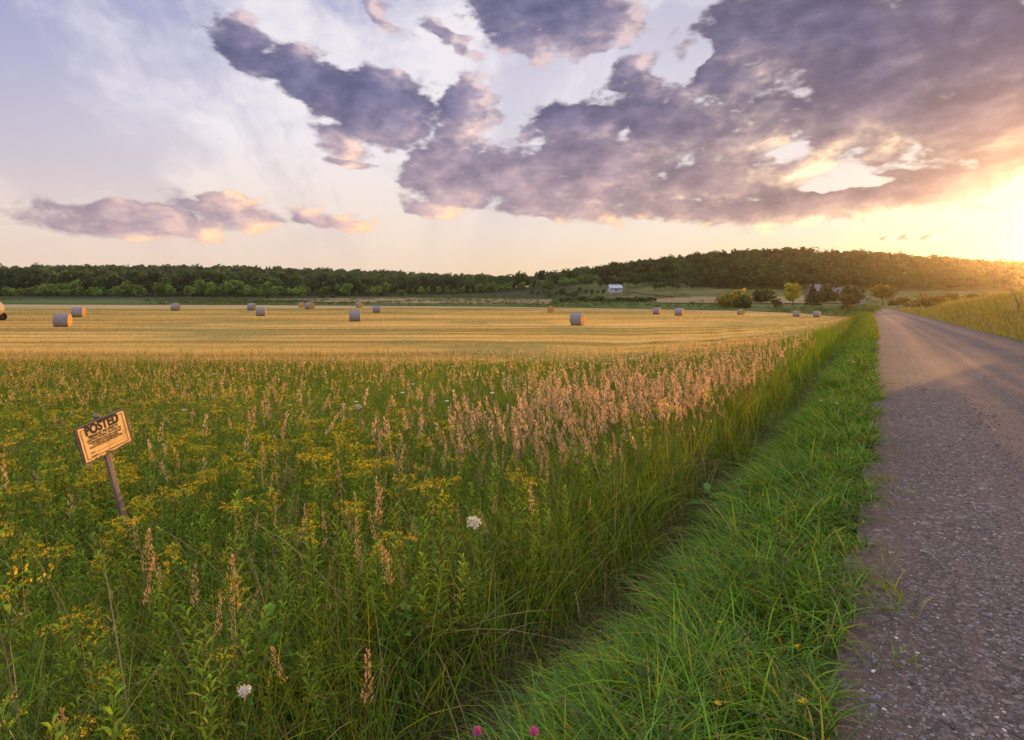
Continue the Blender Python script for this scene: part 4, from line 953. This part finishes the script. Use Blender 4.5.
def goldhead(seed, h=1.0, nb=11, n=150, style='plume', col=(.58, .42, .012)):
    g = np.random.default_rng(seed); P, C = [], []; base = np.array([.02*math.sin(3+seed), .02*math.cos(2+seed)-.02, h])
    for b in range(nb):
        a = b*2.4+g.uniform(-.4, .4)
        if style == 'plume': s0 = base-np.array([0, 0, .17*(b/nb)]); l = .035+.10*(b/nb)*g.uniform(.7, 1.2); up = .75
        else: s0 = base-np.array([0, 0, .10+.05*g.uniform(0, 1)]); l = .10*g.uniform(.5, 1.15); up = 1.5
        e = s0+np.array([math.cos(a)*l, math.sin(a)*l, l*up*(.6 if style == 'plume' else 1.0)])
        if style != 'plume': e[2] = h+g.normal(0, .008)
        P.append(strip(s0, e, .003, g)); C.append(np.tile(np.array([.14, .15, .03]), (4, 1)))
        for i in range(n//nb):
            if style == 'plume': k = g.uniform(.15, 1.05); c = s0+(e-s0)*k+np.array([0, 0, -.02*k*k])+g.normal(0, .006, 3)
            else: c = e+np.array([g.normal(0, .018), g.normal(0, .018), g.normal(0, .005)])
            d = g.normal(size=3); d[2] = abs(d[2])+.5
            P.append(lens(c, d, g.uniform(.008, .015), g.uniform(.006, .011), g)); C.append(np.tile(np.array(col)*g.uniform(.7, 1.35)*np.array([1, g.uniform(.85, 1.12), 1]), (4, 1)))
    V, Q = join(P); return V, Q, np.concatenate(C)
HERB_N = [herb(k, 1.0, 62, .125, .024) for k in range(4)]+[herb(40, .8, 46, .13, .030, .1, (.13, .25, .014)), herb(41, .75, 26, .18, .055, .1, (.10, .20, .02)), herb(42, 1.0, 85, .075, .012, .15, (.16, .21, .016)), herb(43, 1.05, 40, .15, .02, .1, (.18, .22, .02))]
HERB_M = [herb(50+k, 1.0, 22, .15, .030) for k in range(3)]
HEAD_N = [goldhead(k, style='plume' if k % 2 == 0 else 'flat') for k in range(4)]
HEAD_M = [goldhead(60+k, nb=6, n=26, style='plume' if k % 2 == 0 else 'flat') for k in range(3)]
for L in (HEAD_M,):
    for i, (V, Q, C) in enumerate(L):
        c = V.reshape(-1, 4, 3).mean(1, keepdims=True); L[i] = (((V.reshape(-1, 4, 3)-c)*1.9+c).reshape(-1, 3), Q, C)
def gold_density(x, y):
    px, py = seen(x, y, .85)
    w = .9*blob(px, py, 50, 440, 60, 50)+.7*blob(px, py, 200, 415, 90, 28)+.65*blob(px, py, 350, 430, 70, 32)+.5*blob(px, py, 130, 450, 110, 60)+.45*blob(px, py, 30, 560, 50, 90)+.3*blob(px, py, 150, 600, 120, 60)
    w = w+.35*blob(px, py, 560, 540, 55, 40)+.3*blob(px, py, 780, 385, 45, 22)+.35*blob(px, py, 330, 480, 70, 30)+.25*blob(px, py, 680, 430, 60, 30)+.12*((py > 358) & (py < 385) & (px < 330))+.03
    return w
def herb_density(x, y):
    px, py = seen(x, y, .7)
    return (.22+.75*blob(px, py, 120, 560, 150, 120)+.7*blob(px, py, 330, 470, 130, 60)+.5*blob(px, py, 60, 440, 90, 60)+.3*blob(px, py, 400, 620, 120, 80))*(.6+.5*np.clip(vnoise(x, y, 1.1, 14)+.2, -.5, 1))
hb = Bag(); x, y = scatter(26000, 1.9, 24, -46, 38, gg, .8); s, t, tt, inf = zones(x, y)
k = (tt < -2.2) & ~inf & (gg.uniform(0, 1, len(x)) < herb_density(x, y)) & clear_sign(x, y); x, y = x[k], y[k]; dd = np.hypot(x, y)
def lay(bag, T, q, x, y, sc, cm=None):
    for j, tp in enumerate(T):
        i = q[j::len(T)]; n = len(i)
        if n: stamp(bag, tp, np.column_stack([x[i], y[i], H(x[i], y[i])-.02]), sc[i], gg.uniform(0, 6.28, n), np.clip(gg.normal(.08, .08, n), 0, .3), gg.normal(WIND, 1, n), gg.uniform(.75, 1.25, (n, 1))*np.array([1, 1, 1.]) if cm is None else cm[i])
sc = gg.uniform(.42, .80, len(x))
lay(hb, HERB_N, np.where(dd < 7.5)[0], x, y, sc); lay(hb, HERB_M, np.where(dd >= 7.5)[0], x, y, sc)
hb.build('leafy_herbs', m_forb, kind='stuff')

# goldenrods: the ones that show largest are plants of their own, the rest one mass
x, y = scatter(12000, 2.2, 33, -46, 40, gg, .75); s, t, tt, inf = zones(x, y)
k = (tt < -2.25) & ~inf & (gg.uniform(0, 1, len(x)) < np.interp(np.hypot(x, y), [6, 10], [.85, .42])*gold_density(x, y)) & clear_sign(x, y); x, y = x[k], y[k]; dd = np.hypot(x, y)
px, py = seen(x, y, .85); inview = (px > -10) & (px < 1034) & (py < 760)
order = np.argsort(np.where(inview, dd, 1e6)); big = order[:260]; rest = order[260:]
HM = [(mesh_np('stem', *(lambda v, q, c: (v, [q], c))(*HERB_N[k]), m_forb), mesh_np('flower_head', *(lambda v, q, c: (v, [q], c))(*HEAD_N[k]), m_petal)) for k in range(4)]
for i in big:
    e = thing('goldenrod', 'leafy goldenrod plant with a golden yellow flower head in the unmown meadow', 'plant', (x[i], y[i], float(H(x[i], y[i]))-.02), 'goldenrod plants in the near meadow')
    sc_ = gg.uniform(.66, .98)*(1 if dd[i] > 3.2 else .8); e.scale = (sc_,)*3; e.rotation_euler = (gg.normal(0, .07), gg.normal(0, .07), gg.uniform(0, 6.28))
    j = int(gg.integers(4)); link('stem', HM[j][0], e); link('flower_head', HM[j][1], e)
gb, gh = Bag(), Bag(); st = gg.bit_generator.state
q = np.array(rest); sc = gg.uniform(.70, 1.02, len(x))
far_stem, far_head = Bag(), Bag()
for j in range(3):
    i = q[j::3]; n = len(i); Pn = np.column_stack([x[i], y[i], H(x[i], y[i])-.02]); rz, tl, ta = gg.uniform(0, 6.28, n), np.clip(gg.normal(.08, .08, n), 0, .3), gg.normal(WIND, 1, n); cm = gg.uniform(.8, 1.2, (n, 1))*np.ones(3)
    stamp(far_stem, HERB_M[j], Pn, sc[i], rz, tl, ta, cm); stamp(far_stem, HEAD_M[j], Pn, sc[i], rz, tl, ta, cm)
far_stem.build('goldenrod_mass', m_forb, kind='stuff')

# broad weeds along the gravel edge
def rosette(seed, n=9, l=.13, w=.045, col=(.06, .125, .022)):
    g = np.random.default_rng(seed); P, C = [], []
    for i in range(n):
        a = i*2.4+g.uniform(-.3, .3); ll = l*g.uniform(.6, 1.2); r = g.uniform(.15, .9)
        p = np.zeros(3); d = np.array([math.cos(a), math.sin(a), r]); d /= np.linalg.norm(d); nn = np.array([-math.sin(a), math.cos(a), 0]); V = []
        for k, wk in zip(np.linspace(0, 1, 5), (.15, .7, 1.0, .7, .05)):
            c = d*ll*k+np.array([0, 0, -.45*ll*k*k]); V += [c-nn*w*.5*wk+np.array([0, 0, .012*wk]), c+nn*w*.5*wk+np.array([0, 0, .012*wk])]
        j = np.arange(4)*2; P.append((np.array(V), np.stack([j, j+1, j+3, j+2], 1))); C.append(np.tile(np.array(col)*g.uniform(.75, 1.3), (10, 1)))
    V, Q = join(P); return V, Q, np.concatenate(C)
wd = Bag(); x, y = scatter(2600, 1.7, 22, -20, 44, gg, .25); s, t, tt, _ = zones(x, y)
k = (tt < -.08) & (tt > -1.3) & (gg.uniform(0, 1, len(x)) < np.where(tt > -.5, .8, .3)); x, y = x[k], y[k]
lay(wd, [rosette(k) for k in range(4)], np.arange(len(x)), x, y, gg.uniform(.5, 1.15, len(x)))
# thin upright weeds on the verge shoulder
x, y = scatter(1300, 2.0, 30, -10, 44, gg, .35); s, t, tt, _ = zones(x, y); k = (tt < -.15) & (tt > -.9); x, y = x[k], y[k]
lay(wd, [herb(70+k, 1.0, 34, .16, .034, .1, (.085, .125, .022)) for k in range(3)], np.arange(len(x)), x, y, gg.uniform(.22, .42, len(x)))
wd.build('verge_weeds', m_forb, kind='stuff')
# small yellow and white flowers on the verge
fl = Bag()
def daisy(seed, col, n=8, r=.012):
    g = np.random.default_rng(seed); P, C = [], []
    for _ in range(2): P.append(strip((0, 0, 0), (0, 0, 1), .004, g)); C.append(np.tile(np.array([.08, .13, .03]), (4, 1)))
    for i in range(n):
        a = i*6.28/n; P.append(lens((0, 0, 1), (math.cos(a), math.sin(a), .35), r*1.6, r*.9, g)); C.append(np.tile(np.array(col)*g.uniform(.8, 1.2), (4, 1)))
    V, Q = join(P); return V, Q, np.concatenate(C)
def dab(n, r0, r1, cond, T, h):
    x, y = scatter(n, r0, r1, -30, 44, gg, .4); s, t, tt, inf = zones(x, y); k = cond(tt, x, y); x, y = x[k], y[k]; n = len(x); hh = gg.uniform(*h, n)
    for j, tp in enumerate(T):
        V, Q, C = tp; i = np.arange(n)[j::len(T)]
        for q in i: fl.add(V*np.array([1, 1, hh[q]])+np.array([x[q], y[q], float(H(x[q], y[q]))]), Q, C)
dab(60, 2, 9, lambda tt, x, y: (tt < -.1) & (tt > -1.3), [daisy(1, (.62, .36, .01)), daisy(2, (.62, .40, .02))], (.16, .38))
dab(400, 9, 40, lambda tt, x, y: (tt < -.2) & (tt > -1.6), [daisy(3, (.75, .74, .66), 8, .03), daisy(4, (.75, .74, .66), 7, .022), daisy(5, (.6, .38, .02), 7, .02)], (.3, .6))
dab(160, 10, 30, lambda tt, x, y: (tt < -6), [daisy(6, (.75, .74, .68), 8, .035)], (.6, .85))
fl.build('verge_flowers', m_petal, kind='stuff')

# ------------------------------------------------------------------ the notice board
def frame_mat(col, name, sc=30.0):
    m, t, o = mat(name); P = t.n('ShaderNodeTexCoord').outputs['Object']; n = t.noise(t.v('MULTIPLY', P, (1, 1, .12)), sc, 6, .7)
    principled(t, o, t.ramp(n, [(.3, tuple(np.array(col)*.55)), (.55, col), (.75, tuple(np.array(col)*1.6))]), .85, .15, bump(t, n, .6, .004)); return m
m_post = frame_mat((.22, .175, .14), 'weathered_post_wood'); m_board = frame_mat((.15, .115, .085), 'dark_board_wood')
m_paper, t, o = mat('weathered_paper')
P = t.n('ShaderNodeTexCoord').outputs['Object']; n = t.noise(P, 9.0, 5, .6); n2 = t.noise(P, 40.0, 4, .6)
c = t.mix(t.mr(n, .45, .7), (.84, .55, .20), (.62, .38, .14)); c = t.mix(t.mr(n2, .6, .75, 0, .5), c, (.42, .33, .24))
principled(t, o, c, .8, .2, bump(t, n, .3, .004))
m_ink = simple('faded_black_ink', (.045, .032, .026), .8, .4, 60.0)
SD = 4.7; sx = (117.5-CX)/F*SD
foot = np.array([(137-CX)/F*(SD+.2), SD+.2, 0]); foot[2] = float(H(foot[0], foot[1]))
board_c = np.array([(105-CX)/F*SD, SD, CAMZ+(HY-436)/F*SD])
sign = thing('notice_sign', 'tilted POSTED notice on a leaning weathered post among the goldenrods', 'sign', tuple(foot))
tocam = np.array([-board_c[0], -board_c[1], 0]); tocam /= np.linalg.norm(tocam)
yaw = R(34); nrm = np.array([tocam[0]*math.cos(yaw)-tocam[1]*math.sin(yaw), tocam[0]*math.sin(yaw)+tocam[1]*math.cos(yaw), 0])
u0 = np.array([-nrm[1], nrm[0], 0]); v0 = np.array([0, 0, 1.]); ro = R(14.5)
U = math.cos(ro)*u0+math.sin(ro)*v0; Vv = -math.sin(ro)*u0+math.cos(ro)*v0
Mb = Matrix(((U[0], Vv[0], nrm[0], board_c[0]-foot[0]), (U[1], Vv[1], nrm[1], board_c[1]-foot[1]), (U[2], Vv[2], nrm[2], board_c[2]-foot[2]), (0, 0, 0, 1)))
bw, bh = .395, .30
def put_on(o): o.matrix_local = Mb
V, Q = box(-bw/2, bw/2, -bh/2, bh/2, -.018, 0.0); bd = link('board', mesh_np('board', V, [Q], mat=m_board), sign); put_on(bd)
g = np.random.default_rng(2); nx, ny = 25, 21
xx, yy = np.meshgrid(np.linspace(-.5, .5, nx), np.linspace(-.5, .5, ny), indexing='ij'); pw, ph_ = bw-.030, bh-.030
zz = .003+.0007*np.sin(xx*9+yy*5)+.0006*np.sin(yy*14)
edge = np.where(np.abs(yy) > .49, g.normal(0, .003, xx.shape), 0)
paper = link('paper', mesh_np('paper', np.stack([xx*pw, yy*ph_+edge, zz], -1).reshape(-1, 3), [grid_quads(nx, ny)], mat=m_paper, smooth=True), sign); put_on(paper)
def text_mesh(body, size, y, width=None, heavy=0.0):
    cu = bpy.data.curves.new('t', 'FONT'); cu.body = body; cu.size = size; cu.align_x = 'CENTER'; cu.offset = heavy; cu.extrude = .0003; cu.space_character = 1.04
    ob = bpy.data.objects.new('t', cu); COL.objects.link(ob); dg = bpy.context.evaluated_depsgraph_get(); dg.update()
    me = bpy.data.meshes.new_from_object(ob.evaluated_get(dg)); bpy.data.objects.remove(ob)
    co = np.empty(len(me.vertices)*3); me.vertices.foreach_get('co', co); co = co.reshape(-1, 3)
    if width: co[:, 0] *= width/max(1e-6, np.ptp(co[:, 0]))
    co[:, 0] -= (co[:, 0].max()+co[:, 0].min())/2; co[:, 1] += y-co[:, 1].min(); co[:, 2] += .0050
    pl = [np.array([list(p.vertices)]) for p in me.polygons]; bpy.data.meshes.remove(me); return co, pl
TX = [('POSTED', .105, .060, .262, .0042), ('PRIVATE PROPERTY', .034, .031, .235, .001), ('HUNTING, FISHING, TRAPPING OR', .022, .009, .270, .0005), ('TRESPASSING FOR ANY PURPOSE', .022, -.010, .262, .0005), ('IS STRICTLY FORBIDDEN', .022, -.029, .20, .0005), ('VIOLATORS WILL BE PROSECUTED', .022, -.048, .262, .0005), ('NAME', .015, -.086, .035, .0003), ('ADDRESS', .015, -.114, .05, .0003)]
VV, PP, off = [], [], 0
for body, size, y, wd_, hv in TX:
    co, pl = text_mesh(body, size, y, wd_, hv)
    if body in ('NAME', 'ADDRESS'): co[:, 0] += -.135+wd_/2
    VV.append(co); PP += [p+off for p in pl]; off += len(co)
def bar(x0, x1, y0, y1):
    global off
    V, Q = box(x0, x1, y0, y1, .0044, .0052); VV.append(V); PP.extend([q[None]+off for q in Q]); off += len(V)
fx_, fy_ = pw/2-.017, ph_/2-.015
for y in (-fy_, fy_-.003): bar(-fx_, fx_, y, y+.003)
for x in (-fx_, fx_-.003): bar(x, x+.003, -fy_+.0031, fy_-.0001)
bar(-.09, .13, -.087, -.0855); bar(-.075, .13, -.115, -.1135)
byk = {}
for p in PP: byk.setdefault(p.shape[1], []).append(p)
lt = link('lettering', mesh_np('lettering', np.concatenate(VV), [np.concatenate(v) for v in byk.values()], mat=m_ink), paper)
lt.matrix_local = Matrix.Identity(4)
# post: squared, split at the top, behind the board
pd = board_c+.178*Vv+.0*U-nrm*.045-foot; pb = board_c-1.45*Vv-nrm*.045-foot
ax = pd-pb; L_ = np.linalg.norm(ax); ax /= L_
k = np.linspace(0, 1, 26); g = np.random.default_rng(8); VV = []
for i, q in enumerate(k):
    c = pb+ax*L_*q; w = .021*(1+.07*math.sin(q*17)); dd_ = .015; th8 = [(-1, -.7), (-.7, -1), (.7, -1), (1, -.7), (1, .7), (.7, 1), (-.7, 1), (-1, .7)]
    for a, b in th8:
        e = c+U*a*w*(1+g.normal(0, .03))+nrm*b*dd_*(1+g.normal(0, .04))
        if i == 25: e = e+ax*g.normal(0, .007)
        VV.append(e)
i = np.arange(25*8); r, kk = i//8, i % 8; Q = np.stack([r*8+kk, r*8+(kk+1) % 8, (r+1)*8+(kk+1) % 8, (r+1)*8+kk], 1)
link('post', mesh_np('post', np.array(VV), [Q, (25*8+np.arange(8))[None]], mat=m_post), sign)
for a, b in ((0, .13), (0, -.13)):
    th_ = np.linspace(0, 6.283, 9)[:-1]; V = np.array([(a+.006*math.cos(q), b+.006*math.sin(q), z) for z in (.006, .012) for q in th_]); i = np.arange(8)
    n_ = link('nail', mesh_np('nail', V, [np.stack([i, (i+1) % 8, (i+1) % 8+8, i+8], 1), (np.arange(8)+8)[None]], mat=m_ink), sign); put_on(n_)

# ------------------------------------------------------------------ plants that stand out
def place(px, py, h, d0=6):
    d = d0
    for _ in range(30):
        x = (px-CX)/F*d; d = .5*d+.5*(CAMZ-(float(H(x, d))+h))/((py-HY)/F)
    return np.array([(px-CX)/F*d, d, float(H((px-CX)/F*d, d))])
def umbel(seed, r=.06):
    g = np.random.default_rng(seed); P, C = [], []
    for i in range(24):
        a = i*2.4; q = math.sqrt((i+.5)/24)*r; c = np.array([q*math.cos(a), q*math.sin(a), .02-.25*q*q/r])
        P.append(strip((0, 0, -.05), c, .002, g)); C.append(np.tile((.10, .15, .04), (4, 1)))
        for _ in range(14):
            d = g.normal(size=3); d[2] = abs(d[2])+.8; P.append(lens(c+g.normal(0, .006, 3)*np.array([1, 1, .4]), d, .010, .008, g)); C.append(np.tile(np.array((.82, .80, .76))*g.uniform(.85, 1.1), (4, 1)))
    V, Q = join(P); return V, Q, np.concatenate(C)
def globe(seed, r=.016, col=(.55, .10, .38)):
    g = np.random.default_rng(seed); d = rand_dirs(160, g); d[:, 2] *= 1.1; P, C = [], []
    for q in d: P.append(lens(q*r*.55, q+np.array([0, 0, .35]), r*.9, r*.32, g)); C.append(np.tile(np.array(col)*g.uniform(.75, 1.35), (4, 1)))
    V, Q = join(P); return V, Q, np.concatenate(C)
def stem_leaves(h, seed, nl=6):
    V, Q, C = herb(seed, h, nl, .09, .022, .2, (.06, .12, .02)); return V, Q, C
def flower(name, label, px, py, h, head, cat='flower', nl=6, group=None):
    p = place(px, py, h, 3.5); e = thing(name, label, cat, tuple(p), group)
    V, Q, C = stem_leaves(h, len(label), nl); link('stem', mesh_np('stem', V, [Q], C, m_forb), e)
    V, Q, C = head; f = link('flower_head', mesh_np('flower_head', V, [Q], C, m_petal), e); f.location = (.02*math.sin(3+len(label)), .02*math.cos(2+len(label))-.02, h)
    f.rotation_euler = (R(28), R(8), 0); return e
flower('wild_carrot', 'white lacy wild carrot flower standing out of the tall green grass', 474, 523, .88, umbel(3, .045))
flower('wild_carrot', 'small white wild carrot flower low in the dark grass below the notice', 246, 690, .60, umbel(5, .017))
flower('wild_carrot', 'pale far wild carrot flower among goldenrods beyond the notice', 357, 407, .85, umbel(6, .07))
flower('clover', 'pink clover head low in the dark ditch grass, the left of two', 472, 732, .52, globe(1, .012))
flower('clover', 'pink clover head among bright verge grass, the right of two', 538, 726, .45, globe(2, .012))
p = place(708, 495, .40, 6); mw = thing('milkweed', 'young broad-leaved milkweed standing by the dark ditch', 'plant', tuple(p)); mw.scale = (1.0, 1.0, 1.0)
P_, C_ = [], []; g = np.random.default_rng(4)
for i, (z, a, l, r) in enumerate(((.42, 1.5, .15, 1.4), (.40, 3.6, .20, .9), (.38, -.5, .22, .55), (.30, 3.0, .26, .18), (.28, .2, .22, .15), (.26, 4.9, .2, .3), (.36, -1.6, .18, .7), (.18, 2.2, .2, .2), (.16, 5.4, .2, .2))):
    d = np.array([math.cos(a), math.sin(a), r]); d /= np.linalg.norm(d); nn = np.array([-math.sin(a), math.cos(a), 0]); Vq = []
    for k, wk in zip(np.linspace(0, 1, 7), (.1, .55, .9, 1, .85, .5, .04)):
        c = np.array([0, 0, z])+d*l*k+np.array([0, 0, -.22*l*k*k]); Vq += [c-nn*.04*wk+np.array([0, 0, .012*wk]), c+nn*.04*wk+np.array([0, 0, .012*wk])]
    j = np.arange(6)*2; P_.append((np.array(Vq), np.stack([j, j+1, j+3, j+2], 1))); link('leaf', mesh_np('leaf', P_[-1][0], [P_[-1][1]], np.tile(np.array((.085, .19, .035))*g.uniform(.85, 1.2), (14, 1)), m_forb, True), mw)
V, Q = tube(np.array([(0, 0, -.02), (.005, 0, .2), (0, 0, .43)]), [.007, .006, .004], 6); link('stem', mesh_np('stem', V, [Q], np.tile((.10, .17, .04), (len(V), 1)), m_forb), mw)
# the tall seed heads that stand out
TALL = [(236, 560, 'branching orange-brown seed head standing in dark grass'), (357, 640, 'drooping orange seed head leaning over the green blades'), (318, 630, 'short orange seed head low between two tall stalks'), (128, 563, 'tall bent dry stalk leaning left below the notice'), (368, 490, 'tall pinkish seed stalk rising over the middle of the meadow'), (405, 540, 'thick pinkish seed stalk behind the white flower'), (60, 700, 'drooping brown seed head at the bottom left corner'), (140, 525, 'small orange seed head at the foot of the leaning post')]
for i, (px, py, lab) in enumerate(TALL):
    h = .95 if i not in (2, 6) else .7
    p = place(px, py, h, 3.5); tp = panicle(200+i, 100, .042 if i != 3 else .012, .019, (.60, .36, .20), .26); V, Q, C = tp
    e = thing('seed_stalk', lab, 'grass stalk', tuple(p), 'tall seed stalks'); e.scale = (h,)*3; e.rotation_euler = (g.normal(0, .08), -.10 if i == 3 else g.normal(0, .1), g.uniform(0, 6.28))
    link('stalk', mesh_np('stalk', V, [Q], C, m_straw), e)

# ------------------------------------------------------------------ loose stones on the road
g = np.random.default_rng(77)
m_stone, t, o = mat('loose_stone')
c = t.n('ShaderNodeVertexColor', layer_name='col').outputs[0]; P = t.n('ShaderNodeNewGeometry').outputs['Position']; n = t.noise(P, 90.0, 3, .6)
principled(t, o, t.mix(1.0, c, t.mix(n, (.75, .75, .75), (1.25, 1.25, 1.25)), 'MULTIPLY'), .75, .3)
x, y = scatter(330000, 1.7, 16, 0, 46, g, .15); s, t_, tt, _ = zones(x, y)
dens = np.clip((16-np.hypot(x, y))/11, 0, 1)*(.45+.5*np.clip(vnoise(x, y, .8, 4)+.3, 0, 1)+.35*np.exp(-((tt-.9)/.35)**2)+.3*np.exp(-((tt-2.3)/.4)**2)-.3*np.exp(-((tt-1.55)/.3)**2))
k = (tt > -.30*g.uniform(0, 1, len(x))**2) & (tt < RW-.05) & (g.uniform(0, 1, len(x)) < dens); x, y, tt = x[k], y[k], tt[k]; n = len(x); dd = np.hypot(x, y)
O = np.array([(1, 0, 0), (-1, 0, 0), (0, 1, 0), (0, -1, 0), (0, 0, 1), (0, 0, -1), (.65, .65, .45), (-.65, .65, .45), (.65, -.65, .45), (-.65, -.65, .45)], float)
T_ = np.array([(4, 6, 7), (4, 8, 6), (4, 7, 9), (4, 9, 8), (6, 0, 2), (7, 2, 1), (9, 1, 3), (8, 3, 0), (6, 2, 7), (8, 0, 6), (7, 1, 9), (9, 3, 8), (5, 2, 0), (5, 1, 2), (5, 3, 1), (5, 0, 3)])
sz = np.exp(g.normal(math.log(.0042), .42, n)).clip(.0025, .015)*(1+np.clip(dd-4, 0, 12)*.05)
V = O[None]*g.uniform(.65, 1.3, (n, 10, 1))*np.stack([g.uniform(.8, 1.4, n), g.uniform(.7, 1.1, n), g.uniform(.45, .8, n)], 1)[:, None]
a = g.uniform(0, 6.28, n); ca, sa = np.cos(a)[:, None], np.sin(a)[:, None]
V = np.stack([V[..., 0]*ca-V[..., 1]*sa, V[..., 0]*sa+V[..., 1]*ca, V[..., 2]], -1)*sz[:, None, None]
zr = np.where(tt < 0, -.07*np.clip(-tt/.15, 0, 1.3), 0)+road_z(x*SR+y*CR)+.035*(1-((tt-RW/2)/(RW/2))**2)+.004-.012*np.exp(-((tt-1.55)/.3)**2)-.012*np.exp(-((tt-3.15)/.3)**2)-.01*np.exp(-((tt-4.55)/.3)**2)
V += np.stack([x, y, zr+sz*.2], -1)[:, None]
cs = np.array([(.07, .062, .06), (.135, .12, .118), (.23, .21, .205), (.42, .40, .40), (.20, .14, .115), (.17, .17, .20)])[g.choice(6, n, p=[.30, .34, .19, .02, .09, .06])]*g.uniform(.8, 1.2, (n, 1))
Tq = (np.arange(n)[:, None, None]*10+T_[None]).reshape(-1, 3)
link('gravel_stones', mesh_np('gravel_stones', V.reshape(-1, 3), [Tq], np.repeat(cs, 10, 0), m_stone), kind='stuff')

# ------------------------------------------------------------------ air
m_haze = bpy.data.materials.new('haze'); m_haze.use_nodes = True; m_haze.node_tree.nodes.clear(); t = NT(m_haze.node_tree)
o = t.n('ShaderNodeOutputMaterial'); pv = t.n('ShaderNodeVolumePrincipled'); pv.inputs['Color'].default_value = (.98, .86, .70, 1); pv.inputs['Density'].default_value = .00013; pv.inputs['Anisotropy'].default_value = .90
t.put(o.inputs['Volume'], pv.outputs[0])
zlo = float(gz.min())-1
V, Q = box(-1200, 1200, -1200, 1200, zlo, 62); link('haze', mesh_np('haze', V, [Q], mat=m_haze), kind='stuff')
